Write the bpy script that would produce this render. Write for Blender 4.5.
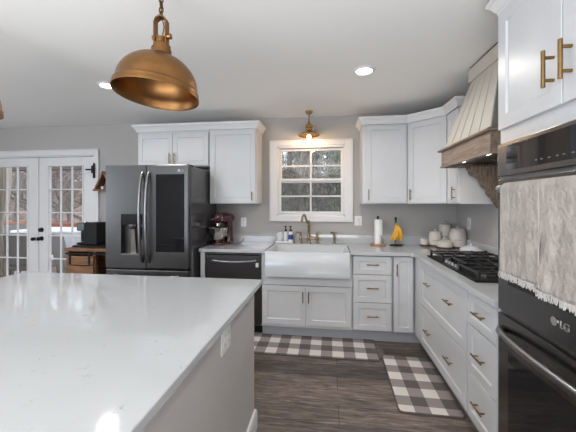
import bpy, bmesh, math, random
from mathutils import Vector, Matrix, Euler
from mathutils import noise as mnoise
random.seed(7)
PI = math.pi
D = bpy.data
for o in list(D.objects):
    D.objects.remove(o)
SC = bpy.context.scene
COL = SC.collection

# ------------------------------------------------------------------ camera
cd = D.cameras.new('camera')
cam = D.objects.new('camera', cd)
COL.objects.link(cam)
cam.location = (0.6986, -3.748, 1.40)
cam.rotation_euler = (PI/2, 0, 0.1308)
cd.sensor_width = 36
cd.lens = 305.49/576*36
cd.shift_y = -13.2/576
cd.clip_start = 0.02
cd.clip_end = 300
SC.camera = cam

# ------------------------------------------------------------------ world, exposure
w = D.worlds.new('overcast_sky')
SC.world = w
w.use_nodes = True
nt = w.node_tree
nt.nodes.clear()
wo = nt.nodes.new('ShaderNodeOutputWorld')
wb = nt.nodes.new('ShaderNodeBackground')
tc = nt.nodes.new('ShaderNodeTexCoord')
nz = nt.nodes.new('ShaderNodeTexNoise')
cr = nt.nodes.new('ShaderNodeValToRGB')
nz.inputs['Scale'].default_value = 2.5
nz.inputs['Detail'].default_value = 4
cr.color_ramp.elements[0].position = 0.35
cr.color_ramp.elements[0].color = (0.60, 0.68, 0.80, 1)
cr.color_ramp.elements[1].position = 0.65
cr.color_ramp.elements[1].color = (0.92, 0.95, 1.0, 1)
nt.links.new(tc.outputs['Generated'], nz.inputs['Vector'])
nt.links.new(nz.outputs['Fac'], cr.inputs['Fac'])
nt.links.new(cr.outputs['Color'], wb.inputs['Color'])
wb.inputs['Strength'].default_value = 2.8
nt.links.new(wb.outputs['Background'], wo.inputs['Surface'])
SC.view_settings.view_transform = 'Standard'
SC.view_settings.look = 'None'
SC.view_settings.exposure = -0.12
SC.view_settings.gamma = 1.0
SC.view_settings.use_curve_mapping = False

def area(name, loc, rot, sx, sy, power, color, shape='RECTANGLE', spread=PI):
    l = D.lights.new(name, 'AREA')
    l.shape = shape
    l.size = sx
    l.size_y = sy
    l.energy = power
    l.color = color
    l.spread = spread
    o = D.objects.new(name, l)
    COL.objects.link(o)
    o.location = loc
    o.rotation_euler = rot
    return o
# daylight stand-ins: area lights added inside made-up openings of unseen rear and left walls
area('rear_daylight_fill', (-2.45, -7.4, 1.45), (PI/2, 0, 0), 2.2, 1.5, 75, (0.80, 0.90, 1.0))
area('left_daylight_fill', (-5.12, -4.2, 1.45), (PI/2, 0, -PI/2), 1.9, 1.4, 40, (0.80, 0.90, 1.0))
# added uplight, unseen behind the camera, that brightens the ceiling like a bounced flash
area('ceiling_fill_light', (-0.4, -5.6, 0.35), (PI, 0, 0), 4.0, 2.4, 265, (0.97, 0.98, 1.0))
LIGHTS = [(0.98, -1.275), (-1.245, -1.26), (-3.3, -2.9), (0.98, -4.3), (-1.245, -4.3), (-3.3, -4.3), (0.98, -6.3), (-1.245, -6.3)]
for i, (x, y) in enumerate(LIGHTS):
    area('recessed_lamp_light', (x, y, 2.425), (0, 0, 0), 0.12, 0.12, 9, (1.0, 0.95, 0.88), 'DISK', 2.7)

# ------------------------------------------------------------------ materials
MATS = {}
def mat(name, color=(.8, .8, .8), rough=.5, metal=0.0, spec=0.5, coat=0.0, emit=None, estr=0, bump=0, bscale=60, var=0, vscale=6, stretch=(1, 1, 1)):
    if name in MATS:
        return MATS[name]
    m = D.materials.new(name)
    m.use_nodes = True
    n = m.node_tree.nodes
    L = m.node_tree.links
    b = n['Principled BSDF']
    b.inputs['Base Color'].default_value = (*color, 1)
    b.inputs['Roughness'].default_value = rough
    b.inputs['Metallic'].default_value = metal
    b.inputs['Specular IOR Level'].default_value = spec
    b.inputs['Coat Weight'].default_value = coat
    if emit:
        b.inputs['Emission Color'].default_value = (*emit, 1)
        b.inputs['Emission Strength'].default_value = estr
    t = n.new('ShaderNodeTexCoord')
    mp = n.new('ShaderNodeMapping')
    mp.inputs['Scale'].default_value = stretch
    L.new(t.outputs['Object'], mp.inputs['Vector'])
    if var or not bump:
        z = n.new('ShaderNodeTexNoise')
        z.inputs['Scale'].default_value = vscale
        z.inputs['Detail'].default_value = 5
        L.new(mp.outputs['Vector'], z.inputs['Vector'])
        r = n.new('ShaderNodeValToRGB')
        v = var or 0.02
        r.color_ramp.elements[0].position = .3
        r.color_ramp.elements[1].position = .7
        r.color_ramp.elements[0].color = (*[max(0, c*(1-v)) for c in color], 1)
        r.color_ramp.elements[1].color = (*[min(1, c*(1+v)) for c in color], 1)
        L.new(z.outputs['Fac'], r.inputs['Fac'])
        L.new(r.outputs['Color'], b.inputs['Base Color'])
    if bump:
        z2 = n.new('ShaderNodeTexNoise')
        z2.inputs['Scale'].default_value = bscale
        z2.inputs['Detail'].default_value = 4
        L.new(mp.outputs['Vector'], z2.inputs['Vector'])
        bp = n.new('ShaderNodeBump')
        bp.inputs['Strength'].default_value = bump
        bp.inputs['Distance'].default_value = .01
        L.new(z2.outputs['Fac'], bp.inputs['Height'])
        L.new(bp.outputs['Normal'], b.inputs['Normal'])
    MATS[name] = m
    return m

def nodes(m):
    return m.node_tree.nodes, m.node_tree.links, m.node_tree.nodes['Principled BSDF']

WALL = mat('wall_paint', (.43, .415, .405), .75, bump=.03, bscale=200)
CEIL = mat('ceiling_paint', (.90, .90, .885), .9, bump=.05, bscale=250)
TRIM = mat('white_trim_paint', (.74, .74, .75), .4)
CAB = mat('white_cabinet_paint', (.63, .64, .66), .33)
CABS = mat('cabinet_paint_shaded', (.42, .44, .48), .5)  # cabinet paint darkened, the shade of the toe-kick recess put into its colour
BRASS = mat('antique_brass', (.26, .165, .07), .34, 1, var=.15, vscale=30)
COPPER = mat('aged_copper', (.26, .132, .05), .38, 1, var=.22, vscale=9, bump=.05, bscale=30)
CHAINM = mat('dark_brass', (.16, .10, .05), .4, 1)
BSTEEL = mat('black_stainless', (.125, .123, .123), .3, 1, var=.04, vscale=4, stretch=(1, 1, 30))
BSTEEL2 = mat('black_stainless_side', (.055, .056, .062), .22, 0, coat=.4)
STEEL = mat('brushed_steel', (.28, .28, .29), .3, 1, var=.05, vscale=6, stretch=(30, 1, 1))
BGLASS = mat('black_glass', (.010, .010, .012), .04, 0, spec=.45)
BLACK = mat('black_plastic', (.012, .012, .013), .5, spec=.2)
IRON = mat('cast_iron', (.02, .02, .021), .32, bump=.1)
CERAM = mat('white_ceramic', (.68, .70, .73), .14, coat=.5)
CREAM = mat('cream_stoneware', (.68, .63, .57), .35, var=.05)
BROWNB = mat('brown_glaze', (.10, .065, .045), .4)
PLATE = mat('white_plastic', (.78, .78, .77), .3)
RED = mat('dark_red_enamel', (.06, .008, .014), .15, coat=.8)
TOWEL = mat('linen', (.42, .385, .35), .95, bump=.9, bscale=55, var=.16, vscale=14)
HOODP = mat('cream_hood_paint', (.58, .545, .49), .55)
PAPER = mat('paper_towel', (.82, .82, .81), .9, bump=.2, bscale=80)
BAN = mat('banana_skin', (.80, .42, .035), .45, var=.12, vscale=25)
BANT = mat('banana_tip', (.10, .08, .03), .7)
GREEN = mat('banana_stem', (.30, .33, .06), .6)
BLUE = mat('blue_label', (.03, .06, .30), .4)
GREY = mat('slot_grey', (.08, .08, .08), .5)
OUTW = mat('white_patio_cloth', (.72, .74, .78), .8)
OUTG = mat('grey_wicker', (.24, .23, .22), .8, bump=.5)
DRAPE = mat('beige_drape', (.50, .45, .39), .9, bump=.2)
LENS = mat('lamp_lens', (1, 1, 1), .5, emit=(1, .97, .92), estr=9)
BULB = mat('warm_bulb', (1, .8, .5), .5, emit=(1, .62, .28), estr=28)
CHROME = mat('polished_steel', (.62, .60, .58), .12, 1)
SHELL = mat('mid_taupe', (.32, .30, .29), .8)

def wood_mat(name, c1, c2, axis='X', rough=.55, scale=2.2, bump=.2):
    m = mat(name, c1, rough, var=.1)
    n, L, b = nodes(m)
    t = n.new('ShaderNodeTexCoord'); mp = n.new('ShaderNodeMapping')
    s = {'X': (1, 9, 9), 'Y': (9, 1, 9), 'Z': (9, 9, 1)}[axis]
    mp.inputs['Scale'].default_value = [k*scale for k in s]
    z = n.new('ShaderNodeTexNoise'); z.inputs['Scale'].default_value = 2.0; z.inputs['Detail'].default_value = 8
    z.inputs['Distortion'].default_value = .8
    r = n.new('ShaderNodeValToRGB')
    r.color_ramp.elements[0].position = .32; r.color_ramp.elements[1].position = .68
    r.color_ramp.elements[0].color = (*c1, 1); r.color_ramp.elements[1].color = (*c2, 1)
    L.new(t.outputs['Object'], mp.inputs['Vector']); L.new(mp.outputs['Vector'], z.inputs['Vector'])
    L.new(z.outputs['Fac'], r.inputs['Fac']); L.new(r.outputs['Color'], b.inputs['Base Color'])
    bp = n.new('ShaderNodeBump'); bp.inputs['Strength'].default_value = bump; bp.inputs['Distance'].default_value = .004
    L.new(z.outputs['Fac'], bp.inputs['Height']); L.new(bp.outputs['Normal'], b.inputs['Normal'])
    return m
HOODW = wood_mat('weathered_oak', (.19, .14, .11), (.34, .265, .21), 'Y')
CORBW = wood_mat('carved_brown_wood', (.09, .065, .048), (.30, .225, .165), 'Z', bump=.9, scale=3)
RUST = wood_mat('rustic_pine', (.085, .034, .014), (.27, .125, .055), 'X')
BASEW = wood_mat('light_wood', (.30, .17, .09), (.48, .30, .17), 'X')
DECKW = wood_mat('deck_boards', (.30, .11, .06), (.48, .20, .12), 'X', .8)
BARK = wood_mat('grey_bark', (.10, .085, .075), (.42, .38, .34), 'Z', .9, 1.0, .6)
SOFF = wood_mat('porch_boards', (.42, .32, .27), (.58, .48, .42), 'X', .8)
BEAMW = wood_mat('porch_beam_wood', (.07, .06, .055), (.13, .11, .10), 'X', .8)

def quartz():
    m = mat('white_quartz', (.66, .68, .70), .07, coat=.25, var=.02)
    n, L, b = nodes(m)
    t = n.new('ShaderNodeTexCoord')
    z = n.new('ShaderNodeTexNoise'); z.inputs['Scale'].default_value = 11; z.inputs['Detail'].default_value = 6; z.inputs['Distortion'].default_value = 1.0
    mr = n.new('ShaderNodeMath'); mr.operation = 'SUBTRACT'; mr.inputs[1].default_value = .5
    ab = n.new('ShaderNodeMath'); ab.operation = 'ABSOLUTE'
    r = n.new('ShaderNodeValToRGB')
    r.color_ramp.elements[0].position = 0.0; r.color_ramp.elements[0].color = (.68, .68, .68, 1)
    r.color_ramp.elements[1].position = .012; r.color_ramp.elements[1].color = (1, 1, 1, 1)
    z2 = n.new('ShaderNodeTexNoise'); z2.inputs['Scale'].default_value = 22; z2.inputs['Detail'].default_value = 2
    r2 = n.new('ShaderNodeValToRGB')
    r2.color_ramp.elements[0].position = .60; r2.color_ramp.elements[0].color = (0, 0, 0, 1)
    r2.color_ramp.elements[1].position = .70; r2.color_ramp.elements[1].color = (1, 1, 1, 1)
    z3 = n.new('ShaderNodeTexNoise'); z3.inputs['Scale'].default_value = 1.5; z3.inputs['Detail'].default_value = 5
    r3 = n.new('ShaderNodeValToRGB')
    r3.color_ramp.elements[0].color = (.46, .48, .50, 1); r3.color_ramp.elements[1].color = (.53, .545, .56, 1)
    mx = n.new('ShaderNodeMix'); mx.data_type = 'RGBA'; mx.blend_type = 'MULTIPLY'
    L.new(t.outputs['Object'], z.inputs['Vector']); L.new(t.outputs['Object'], z2.inputs['Vector']); L.new(t.outputs['Object'], z3.inputs['Vector'])
    L.new(z.outputs['Fac'], mr.inputs[0]); L.new(mr.outputs[0], ab.inputs[0]); L.new(ab.outputs[0], r.inputs['Fac'])
    L.new(z2.outputs['Fac'], r2.inputs['Fac']); L.new(z3.outputs['Fac'], r3.inputs['Fac'])
    L.new(r2.outputs['Color'], mx.inputs[0]); L.new(r3.outputs['Color'], mx.inputs[6]); L.new(r.outputs['Color'], mx.inputs[7])
    L.new(mx.outputs[2], b.inputs['Base Color'])
    return m
QUARTZ = quartz()

def floor_mat():
    m = mat('plank_floor', (.1, .08, .07), .38, var=.1)
    n, L, b = nodes(m)
    t = n.new('ShaderNodeTexCoord')
    br = n.new('ShaderNodeTexBrick')
    br.offset = .37; br.squash = 1
    br.inputs['Scale'].default_value = 1
    br.inputs['Brick Width'].default_value = 1.22
    br.inputs['Row Height'].default_value = .18
    br.inputs['Mortar Size'].default_value = .0022
    br.inputs['Color1'].default_value = (.60, .60, .60, 1)
    br.inputs['Color2'].default_value = (1.3, 1.26, 1.22, 1)
    br.inputs['Mortar'].default_value = (.2, .2, .2, 1)
    mp = n.new('ShaderNodeMapping'); mp.inputs['Scale'].default_value = (3.2, 30, 1)
    z = n.new('ShaderNodeTexNoise'); z.inputs['Scale'].default_value = 1.6; z.inputs['Detail'].default_value = 12; z.inputs['Roughness'].default_value = .68; z.inputs['Distortion'].default_value = .9
    r = n.new('ShaderNodeValToRGB')
    e = r.color_ramp.elements
    e[0].position = .33; e[0].color = (.034, .027, .024, 1)
    e[1].position = .7; e[1].color = (.28, .24, .21, 1)
    k = e.new(.5); k.color = (.125, .100, .088, 1)
    z4 = n.new('ShaderNodeTexNoise'); z4.inputs['Scale'].default_value = 1.3; z4.inputs['Detail'].default_value = 3
    mp4 = n.new('ShaderNodeMapping'); mp4.inputs['Scale'].default_value = (1, 4, 1)
    mx = n.new('ShaderNodeMix'); mx.data_type = 'RGBA'; mx.blend_type = 'MULTIPLY'; mx.inputs[0].default_value = 1
    mx2 = n.new('ShaderNodeMix'); mx2.data_type = 'RGBA'; mx2.blend_type = 'MULTIPLY'; mx2.inputs[0].default_value = 1
    r4 = n.new('ShaderNodeValToRGB'); r4.color_ramp.elements[0].position = .3; r4.color_ramp.elements[1].position = .7
    r4.color_ramp.elements[0].color = (.7, .7, .7, 1); r4.color_ramp.elements[1].color = (1.3, 1.3, 1.3, 1)
    L.new(t.outputs['Object'], br.inputs['Vector']); L.new(t.outputs['Object'], mp.inputs['Vector']); L.new(mp.outputs['Vector'], z.inputs['Vector'])
    L.new(t.outputs['Object'], mp4.inputs['Vector']); L.new(mp4.outputs['Vector'], z4.inputs['Vector']); L.new(z4.outputs['Fac'], r4.inputs['Fac'])
    L.new(z.outputs['Fac'], r.inputs['Fac']); L.new(r.outputs['Color'], mx.inputs[6]); L.new(br.outputs['Color'], mx.inputs[7])
    L.new(mx.outputs[2], mx2.inputs[6]); L.new(r4.outputs['Color'], mx2.inputs[7])
    L.new(mx2.outputs[2], b.inputs['Base Color'])
    bp = n.new('ShaderNodeBump'); bp.inputs['Strength'].default_value = .25; bp.inputs['Distance'].default_value = .003
    L.new(z.outputs['Fac'], bp.inputs['Height']); L.new(bp.outputs['Normal'], b.inputs['Normal'])
    return m
FLOORM = floor_mat()

def plaid():
    m = mat('buffalo_plaid', (.4, .4, .4), .95, var=.1)
    n, L, b = nodes(m)
    t = n.new('ShaderNodeTexCoord'); sp = n.new('ShaderNodeSeparateXYZ')
    L.new(t.outputs['Object'], sp.inputs[0])
    outs = []
    for ax in ('X', 'Y'):
        d = n.new('ShaderNodeMath'); d.operation = 'DIVIDE'; d.inputs[1].default_value = .208
        f = n.new('ShaderNodeMath'); f.operation = 'FRACT'
        g = n.new('ShaderNodeMath'); g.operation = 'GREATER_THAN'; g.inputs[1].default_value = .5
        L.new(sp.outputs[ax], d.inputs[0]); L.new(d.outputs[0], f.inputs[0]); L.new(f.outputs[0], g.inputs[0])
        outs.append(g)
    a = n.new('ShaderNodeMath'); a.operation = 'ADD'
    L.new(outs[0].outputs[0], a.inputs[0]); L.new(outs[1].outputs[0], a.inputs[1])
    h = n.new('ShaderNodeMath'); h.operation = 'MULTIPLY'; h.inputs[1].default_value = .5
    L.new(a.outputs[0], h.inputs[0])
    r = n.new('ShaderNodeValToRGB'); r.color_ramp.interpolation = 'CONSTANT'
    e = r.color_ramp.elements
    e[0].position = 0; e[0].color = (.70, .66, .63, 1)
    e[1].position = .25; e[1].color = (.30, .26, .255, 1)
    k = e.new(.75); k.color = (.125, .104, .102, 1)
    L.new(h.outputs[0], r.inputs['Fac'])
    z = n.new('ShaderNodeTexNoise'); z.inputs['Scale'].default_value = 180
    bp = n.new('ShaderNodeBump'); bp.inputs['Strength'].default_value = .4; bp.inputs['Distance'].default_value = .004
    L.new(t.outputs['Object'], z.inputs['Vector']); L.new(z.outputs['Fac'], bp.inputs['Height']); L.new(bp.outputs['Normal'], b.inputs['Normal'])
    L.new(r.outputs['Color'], b.inputs['Base Color'])
    return m
PLAID = plaid()
RUGB = mat('rug_binding', (.12, .10, .10), .95)

def glass_mat(name='clear_glass', tint=(1, 1, 1), refl=1.0):
    m = D.materials.new(name); m.use_nodes = True
    n = m.node_tree.nodes; L = m.node_tree.links
    n.clear()
    o = n.new('ShaderNodeOutputMaterial'); mx = n.new('ShaderNodeMixShader')
    tr = n.new('ShaderNodeBsdfTransparent'); tr.inputs[0].default_value = (*tint, 1)
    gl = n.new('ShaderNodeBsdfGlossy'); gl.inputs['Roughness'].default_value = .01
    lw = n.new('ShaderNodeLayerWeight'); lw.inputs['Blend'].default_value = .5
    pw = n.new('ShaderNodeMath'); pw.operation = 'POWER'; pw.inputs[1].default_value = 5
    mu = n.new('ShaderNodeMath'); mu.operation = 'MULTIPLY_ADD'; mu.inputs[1].default_value = .9*refl; mu.inputs[2].default_value = .035*refl
    L.new(lw.outputs['Facing'], pw.inputs[0]); L.new(pw.outputs[0], mu.inputs[0]); L.new(mu.outputs[0], mx.inputs[0])
    L.new(tr.outputs[0], mx.inputs[1]); L.new(gl.outputs[0], mx.inputs[2]); L.new(mx.outputs[0], o.inputs[0])
    return m
GLASS = glass_mat(refl=1.0)
SCREEN = glass_mat('insect_screen', (.62, .64, .64), .3)

def litter():
    m = mat('leaf_litter', (.4, .3, .25), .95, var=.1)
    n, L, b = nodes(m)
    t = n.new('ShaderNodeTexCoord')
    z = n.new('ShaderNodeTexNoise'); z.inputs['Scale'].default_value = 2.4; z.inputs['Detail'].default_value = 12; z.inputs['Roughness'].default_value = .75
    r = n.new('ShaderNodeValToRGB'); e = r.color_ramp.elements
    e[0].position = .38; e[0].color = (.06, .045, .035, 1)
    e[1].position = .62; e[1].color = (.42, .34, .29, 1)
    k = e.new(.5); k.color = (.22, .14, .105, 1)
    L.new(t.outputs['Object'], z.inputs['Vector']); L.new(z.outputs['Fac'], r.inputs['Fac']); L.new(r.outputs['Color'], b.inputs['Base Color'])
    return m
LITTER = litter()
LEAF = mat('evergreen_leaf', (.26, .31, .24), .6, var=.5, vscale=3)
LEAF2 = mat('pale_dry_leaf', (.50, .50, .44), .7, var=.4, vscale=4)

# ------------------------------------------------------------------ mesh builder
ORG = {}
class MB:
    def __init__(s):
        s.bm = bmesh.new()
    def _in(s, o):
        vs = [s.bm.verts.new(v) for v in o[0]]
        for f in o[1]:
            try: s.bm.faces.new([vs[i] for i in f])
            except ValueError: pass
        return vs
    def box(s, x0, x1, y0, y1, z0, z1, bev=0, T=None):
        x0, x1 = min(x0, x1), max(x0, x1); y0, y1 = min(y0, y1), max(y0, y1); z0, z1 = min(z0, z1), max(z0, z1)
        if bev:
            t = bmesh.new()
            bmesh.ops.create_cube(t, size=1)
            for v in t.verts:
                v.co = ((x0+x1)/2+v.co.x*(x1-x0), (y0+y1)/2+v.co.y*(y1-y0), (z0+z1)/2+v.co.z*(z1-z0))
            bev = min(bev, .45*min(x1-x0, y1-y0, z1-z0))
            bmesh.ops.bevel(t, geom=t.edges[:], offset=bev, segments=2, profile=.5, affect='EDGES')
            t.verts.index_update()
            V = [v.co.copy() for v in t.verts]; Fs = [[v.index for v in f.verts] for f in t.faces]
            t.free()
        else:
            V = [Vector((a, b, c)) for a in (x0, x1) for b in (y0, y1) for c in (z0, z1)]
            Fs = [(0, 1, 3, 2), (4, 6, 7, 5), (0, 4, 5, 1), (2, 3, 7, 6), (0, 2, 6, 4), (1, 5, 7, 3)]
        if T: V = [T(*v) for v in V]
        s._in((V, Fs)); return s
    def tube(s, pts, r, seg=8, cap=True):
        pts = [Vector(p) for p in pts]
        n = len(pts)
        rs = r if isinstance(r, (list, tuple)) else [r]*n
        up = None; rings = []
        for i in range(n):
            d = (pts[min(i+1, n-1)]-pts[max(i-1, 0)])
            if d.length < 1e-9: d = Vector((0, 0, 1))
            d.normalize()
            if up is None:
                up = Vector((0, 0, 1)) if abs(d.z) < .9 else Vector((1, 0, 0))
            a = d.cross(up)
            if a.length < 1e-6: a = d.orthogonal()
            a.normalize(); b = a.cross(d); up = b
            rings.append([pts[i]+rs[i]*(math.cos(2*PI*k/seg)*a+math.sin(2*PI*k/seg)*b) for k in range(seg)])
        V = [p for q in rings for p in q]; Fs = []
        for i in range(n-1):
            for k in range(seg):
                Fs.append((i*seg+k, i*seg+(k+1) % seg, (i+1)*seg+(k+1) % seg, (i+1)*seg+k))
        if cap:
            Fs.append(tuple(range(seg-1, -1, -1))); Fs.append(tuple((n-1)*seg+k for k in range(seg)))
        s._in((V, Fs)); return s
    def cyl(s, p0, p1, r0, r1=None, seg=24):
        return s.tube([p0, p1], [r0, r0 if r1 is None else r1], seg)
    def lathe(s, prof, c=(0, 0, 0), seg=32, R=None, sx=1, sy=1):
        V = []; Fs = []; n = len(prof)
        for (r, z) in prof:
            for k in range(seg):
                a = 2*PI*k/seg
                v = Vector((r*math.cos(a)*sx, r*math.sin(a)*sy, z))
                if R: v = R @ v
                V.append(v+Vector(c))
        for i in range(n-1):
            for k in range(seg):
                Fs.append((i*seg+k, i*seg+(k+1) % seg, (i+1)*seg+(k+1) % seg, (i+1)*seg+k))
        s._in((V, Fs)); return s
    def ball(s, c, r, sx=1, sy=1, sz=1, seg=16, R=None):
        pr = [(max(1e-4, math.cos(a)), math.sin(a)) for a in [(-PI/2)+PI*i/(seg//2) for i in range(seg//2+1)]]
        M = (R or Matrix.Identity(3)) @ Matrix.Diagonal((r*sx, r*sy, r*sz))
        return s.lathe(pr, c, seg, M)
    def prism(s, poly, T, d0, d1):
        """poly in (u,v); T(u,v,d) maps to the world."""
        n = len(poly)
        V = [T(u, v, d0) for u, v in poly]+[T(u, v, d1) for u, v in poly]
        Fs = [tuple(range(n))[::-1], tuple(range(n, 2*n))]+[(i, (i+1) % n, n+(i+1) % n, n+i) for i in range(n)]
        s._in((V, Fs)); return s
    def hexa(s, b, t):
        """b, t: 4 bottom and 4 top points."""
        V = [Vector(p) for p in b+t]
        s._in((V, [(3, 2, 1, 0), (4, 5, 6, 7)]+[(i, (i+1) % 4, 4+(i+1) % 4, 4+i) for i in range(4)])); return s
    def build(s, name, m, parent=None, loc=None, smooth=True, solid=0):
        o_ = Vector(ORG[parent.name]) if parent is not None else Vector(loc or (0, 0, 0))
        bm = s.bm
        bmesh.ops.remove_doubles(bm, verts=bm.verts[:], dist=1e-6)
        bmesh.ops.recalc_face_normals(bm, faces=bm.faces[:])
        for v in bm.verts: v.co -= o_
        for e in bm.edges:
            if len(e.link_faces) == 2: e.smooth = e.calc_face_angle(0) < math.radians(38)
        for f in bm.faces: f.smooth = smooth
        me = D.meshes.new(name); bm.to_mesh(me); bm.free()
        me.materials.append(m)
        o = D.objects.new(name, me); COL.objects.link(o)
        if parent is not None:
            o.parent = parent
        else:
            o.location = o_
        ORG[o.name] = tuple(o_)
        if solid:
            md = o.modifiers.new('thickness', 'SOLIDIFY'); md.thickness = solid; md.offset = 0
        return o

def tag(o, label=None, cat=None, group=None, kind=None):
    if label: o['label'] = label
    if cat: o['category'] = cat
    if group: o['group'] = group
    if kind: o['kind'] = kind
    return o
def empty(name, loc, label=None, cat=None, group=None, kind=None):
    o = D.objects.new(name, None); COL.objects.link(o); o.location = loc
    o.empty_display_size = .1
    ORG[o.name] = tuple(loc)
    return tag(o, label, cat, group, kind)
def copy_tree(o, parent=None):
    c = o.copy(); COL.objects.link(c)
    ORG[c.name] = ORG.get(o.name, (0, 0, 0))
    if parent is not None: c.parent = parent
    for ch in [x for x in D.objects if x.parent == o]:
        copy_tree(ch, c)
    return c
def st(o): o['kind'] = 'structure'; return o

def TY(y):   # local (u, z, d) on a plane facing -Y
    return lambda u, z, d: Vector((u, y-d, z))
def TX(x):   # plane facing -X ; u = world Y
    return lambda u, z, d: Vector((x-d, u, z))
def swap(T): # box() hands (x,y,z) = (u, d, z)
    return lambda u, d, z: T(u, z, d)

def panel_front(name, T, u0, u1, z0, z1, m, parent, fr=.055, th=.02, rec=.008, deep=False):
    s = MB()
    if u0 > u1: u0, u1 = u1, u0
    rings = [(0, -.03 if deep else 0), (0, th-.002), (.002, th), (fr, th), (fr+.007, th-rec), ]
    V = []
    for ins, d in rings:
        V += [T(u0+ins, z0+ins, d), T(u1-ins, z0+ins, d), T(u1-ins, z1-ins, d), T(u0+ins, z1-ins, d)]
    Fs = [(0, 1, 2, 3)]
    for i in range(len(rings)-1):
        for k in range(4):
            Fs.append((i*4+k, i*4+(k+1) % 4, i*4+4+(k+1) % 4, i*4+4+k))
    n = (len(rings)-1)*4
    Fs.append((n, n+1, n+2, n+3))
    s._in((V, Fs))
    return s.build(name, m, parent, smooth=False)

def pull(T, u, z, L, vertical, parent, d0=.02, r=.0055, off=.028, name='handle', m=None):
    s = MB()
    h = L/2
    P = (lambda t, d: T(u, z+t, d)) if vertical else (lambda t, d: T(u+t, z, d))
    s.cyl(P(-h, d0+off), P(h, d0+off), r, seg=10)
    for t in (-h*.62, h*.62):
        s.cyl(P(t, d0), P(t, d0+off), r*.85, seg=8)
    return s.build(name, m or BRASS, parent)

def sweep(profile, path, m, name, parent=None, closed=False, loc=None, side=1):
    """profile: (outward, z); path: (x, y) points; outward is to the right of travel * side."""
    s = MB(); V = []; n = len(path)
    P = [Vector(p) for p in path]
    for i in range(n):
        if i == 0: d1 = d2 = (P[1]-P[0]).normalized()
        elif i == n-1: d1 = d2 = (P[i]-P[i-1]).normalized()
        else: d1 = (P[i]-P[i-1]).normalized(); d2 = (P[i+1]-P[i]).normalized()
        n1 = Vector((d1.y, -d1.x))*side; n2 = Vector((d2.y, -d2.x))*side
        mt = (n1+n2).normalized(); k = 1/max(.3, mt.dot(n1))
        for (o, z) in profile:
            q = P[i]+mt*o*k
            V.append(Vector((q.x, q.y, z)))
    k = len(profile); Fs = []
    for i in range(n-1):
        for j in range(k):
            Fs.append((i*k+j, i*k+(j+1) % k, (i+1)*k+(j+1) % k, (i+1)*k+j))
    Fs.append(tuple(range(k))); Fs.append(tuple((n-1)*k+j for j in range(k)))
    s._in((V, Fs))
    return s.build(name, m, parent, loc, smooth=False)

def text_mesh(name, txt, size, M, m, parent, depth=.001):
    c = D.curves.new(name, 'FONT'); c.body = txt; c.size = size; c.extrude = depth
    o = D.objects.new(name+'_tmp', c); COL.objects.link(o)
    dg = bpy.context.evaluated_depsgraph_get()
    me = D.meshes.new_from_object(o.evaluated_get(dg))
    D.objects.remove(o)
    s = MB(); s.bm.from_mesh(me)
    for v in s.bm.verts: v.co = M @ v.co
    return s.build(name, m, parent, smooth=False)

# ------------------------------------------------------------------ room shell
CH = 2.45
XL, XR, YR = -5.2, 2.17, -7.5
st(MB().box(XL-.2, XR+.2, YR-.2, .14, -.12, 0).build('floor', FLOORM, smooth=False))
st(MB().box(XL-.2, XR+.2, YR-.2, .14, CH, CH+.1).build('ceiling', CEIL, smooth=False))
WX0, WX1, WZ0, WZ1 = .075, .895, 1.243, 2.10      # window opening
DX0, DX1, DZ = -4.175, -2.43, 2.045                 # door opening
s = MB()
s.box(XL-.2, DX0, 0, .14, 0, CH); s.box(DX0, DX1, 0, .14, DZ, CH); s.box(DX1, WX0, 0, .14, 0, CH)
s.box(WX0, WX1, 0, .14, 0, WZ0); s.box(WX0, WX1, 0, .14, WZ1, CH); s.box(WX1, XR+.2, 0, .14, 0, CH)
st(s.build('wall_back', WALL, smooth=False))
st(MB().box(XR, XR+.14, YR-.2, 0, 0, CH).build('wall_right', WALL, smooth=False))
s = MB()
s.box(XL-.14, XL, YR, -5.2, 0, CH); s.box(XL-.14, XL, -3.2, 0, 0, CH); s.box(XL-.14, XL, -5.2, -3.2, 0, .7); s.box(XL-.14, XL, -5.2, -3.2, 2.2, CH)
st(s.build('wall_left', WALL, smooth=False))
s = MB()
s.box(XL, -3.6, YR-.14, YR, 0, CH); s.box(-1.3, XR, YR-.14, YR, 0, CH); s.box(-3.6, -1.3, YR-.14, YR, 0, .65); s.box(-3.6, -1.3, YR-.14, YR, 2.25, CH)
st(s.build('wall_rear', WALL, smooth=False))
for nm, a in (('window_2', (-3.6, -1.3, YR, .65, 2.25, 0)), ('window_3', (-5.2, -3.2, XL, .7, 2.2, 1))):
    u0, u1, p, z0, z1, ax = a
    T = (lambda u, d, z: Vector((u, p+d, z))) if ax == 0 else (lambda u, d, z: Vector((p+d, u, z)))
    s = MB()
    for k in range(5):
        c = u0+(u1-u0)*k/4; s.box(c-.035, c+.035, -.05, .02, z0, z1, T=T)
    for z in (z0, (z0+z1)/2, z1): s.box(u0, u1, -.05, .02, z-.03, z+.03, T=T)
    st(s.build(nm, TRIM, smooth=False))
st(MB().box(-2.36, -2.05, -.016, 0, 0, .12, .004).build('baseboard_back', TRIM, smooth=False))
st(MB().box(XL, DX0-.07, -.016, 0, 0, .12, .004).build('baseboard_back', TRIM, smooth=False))

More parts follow.
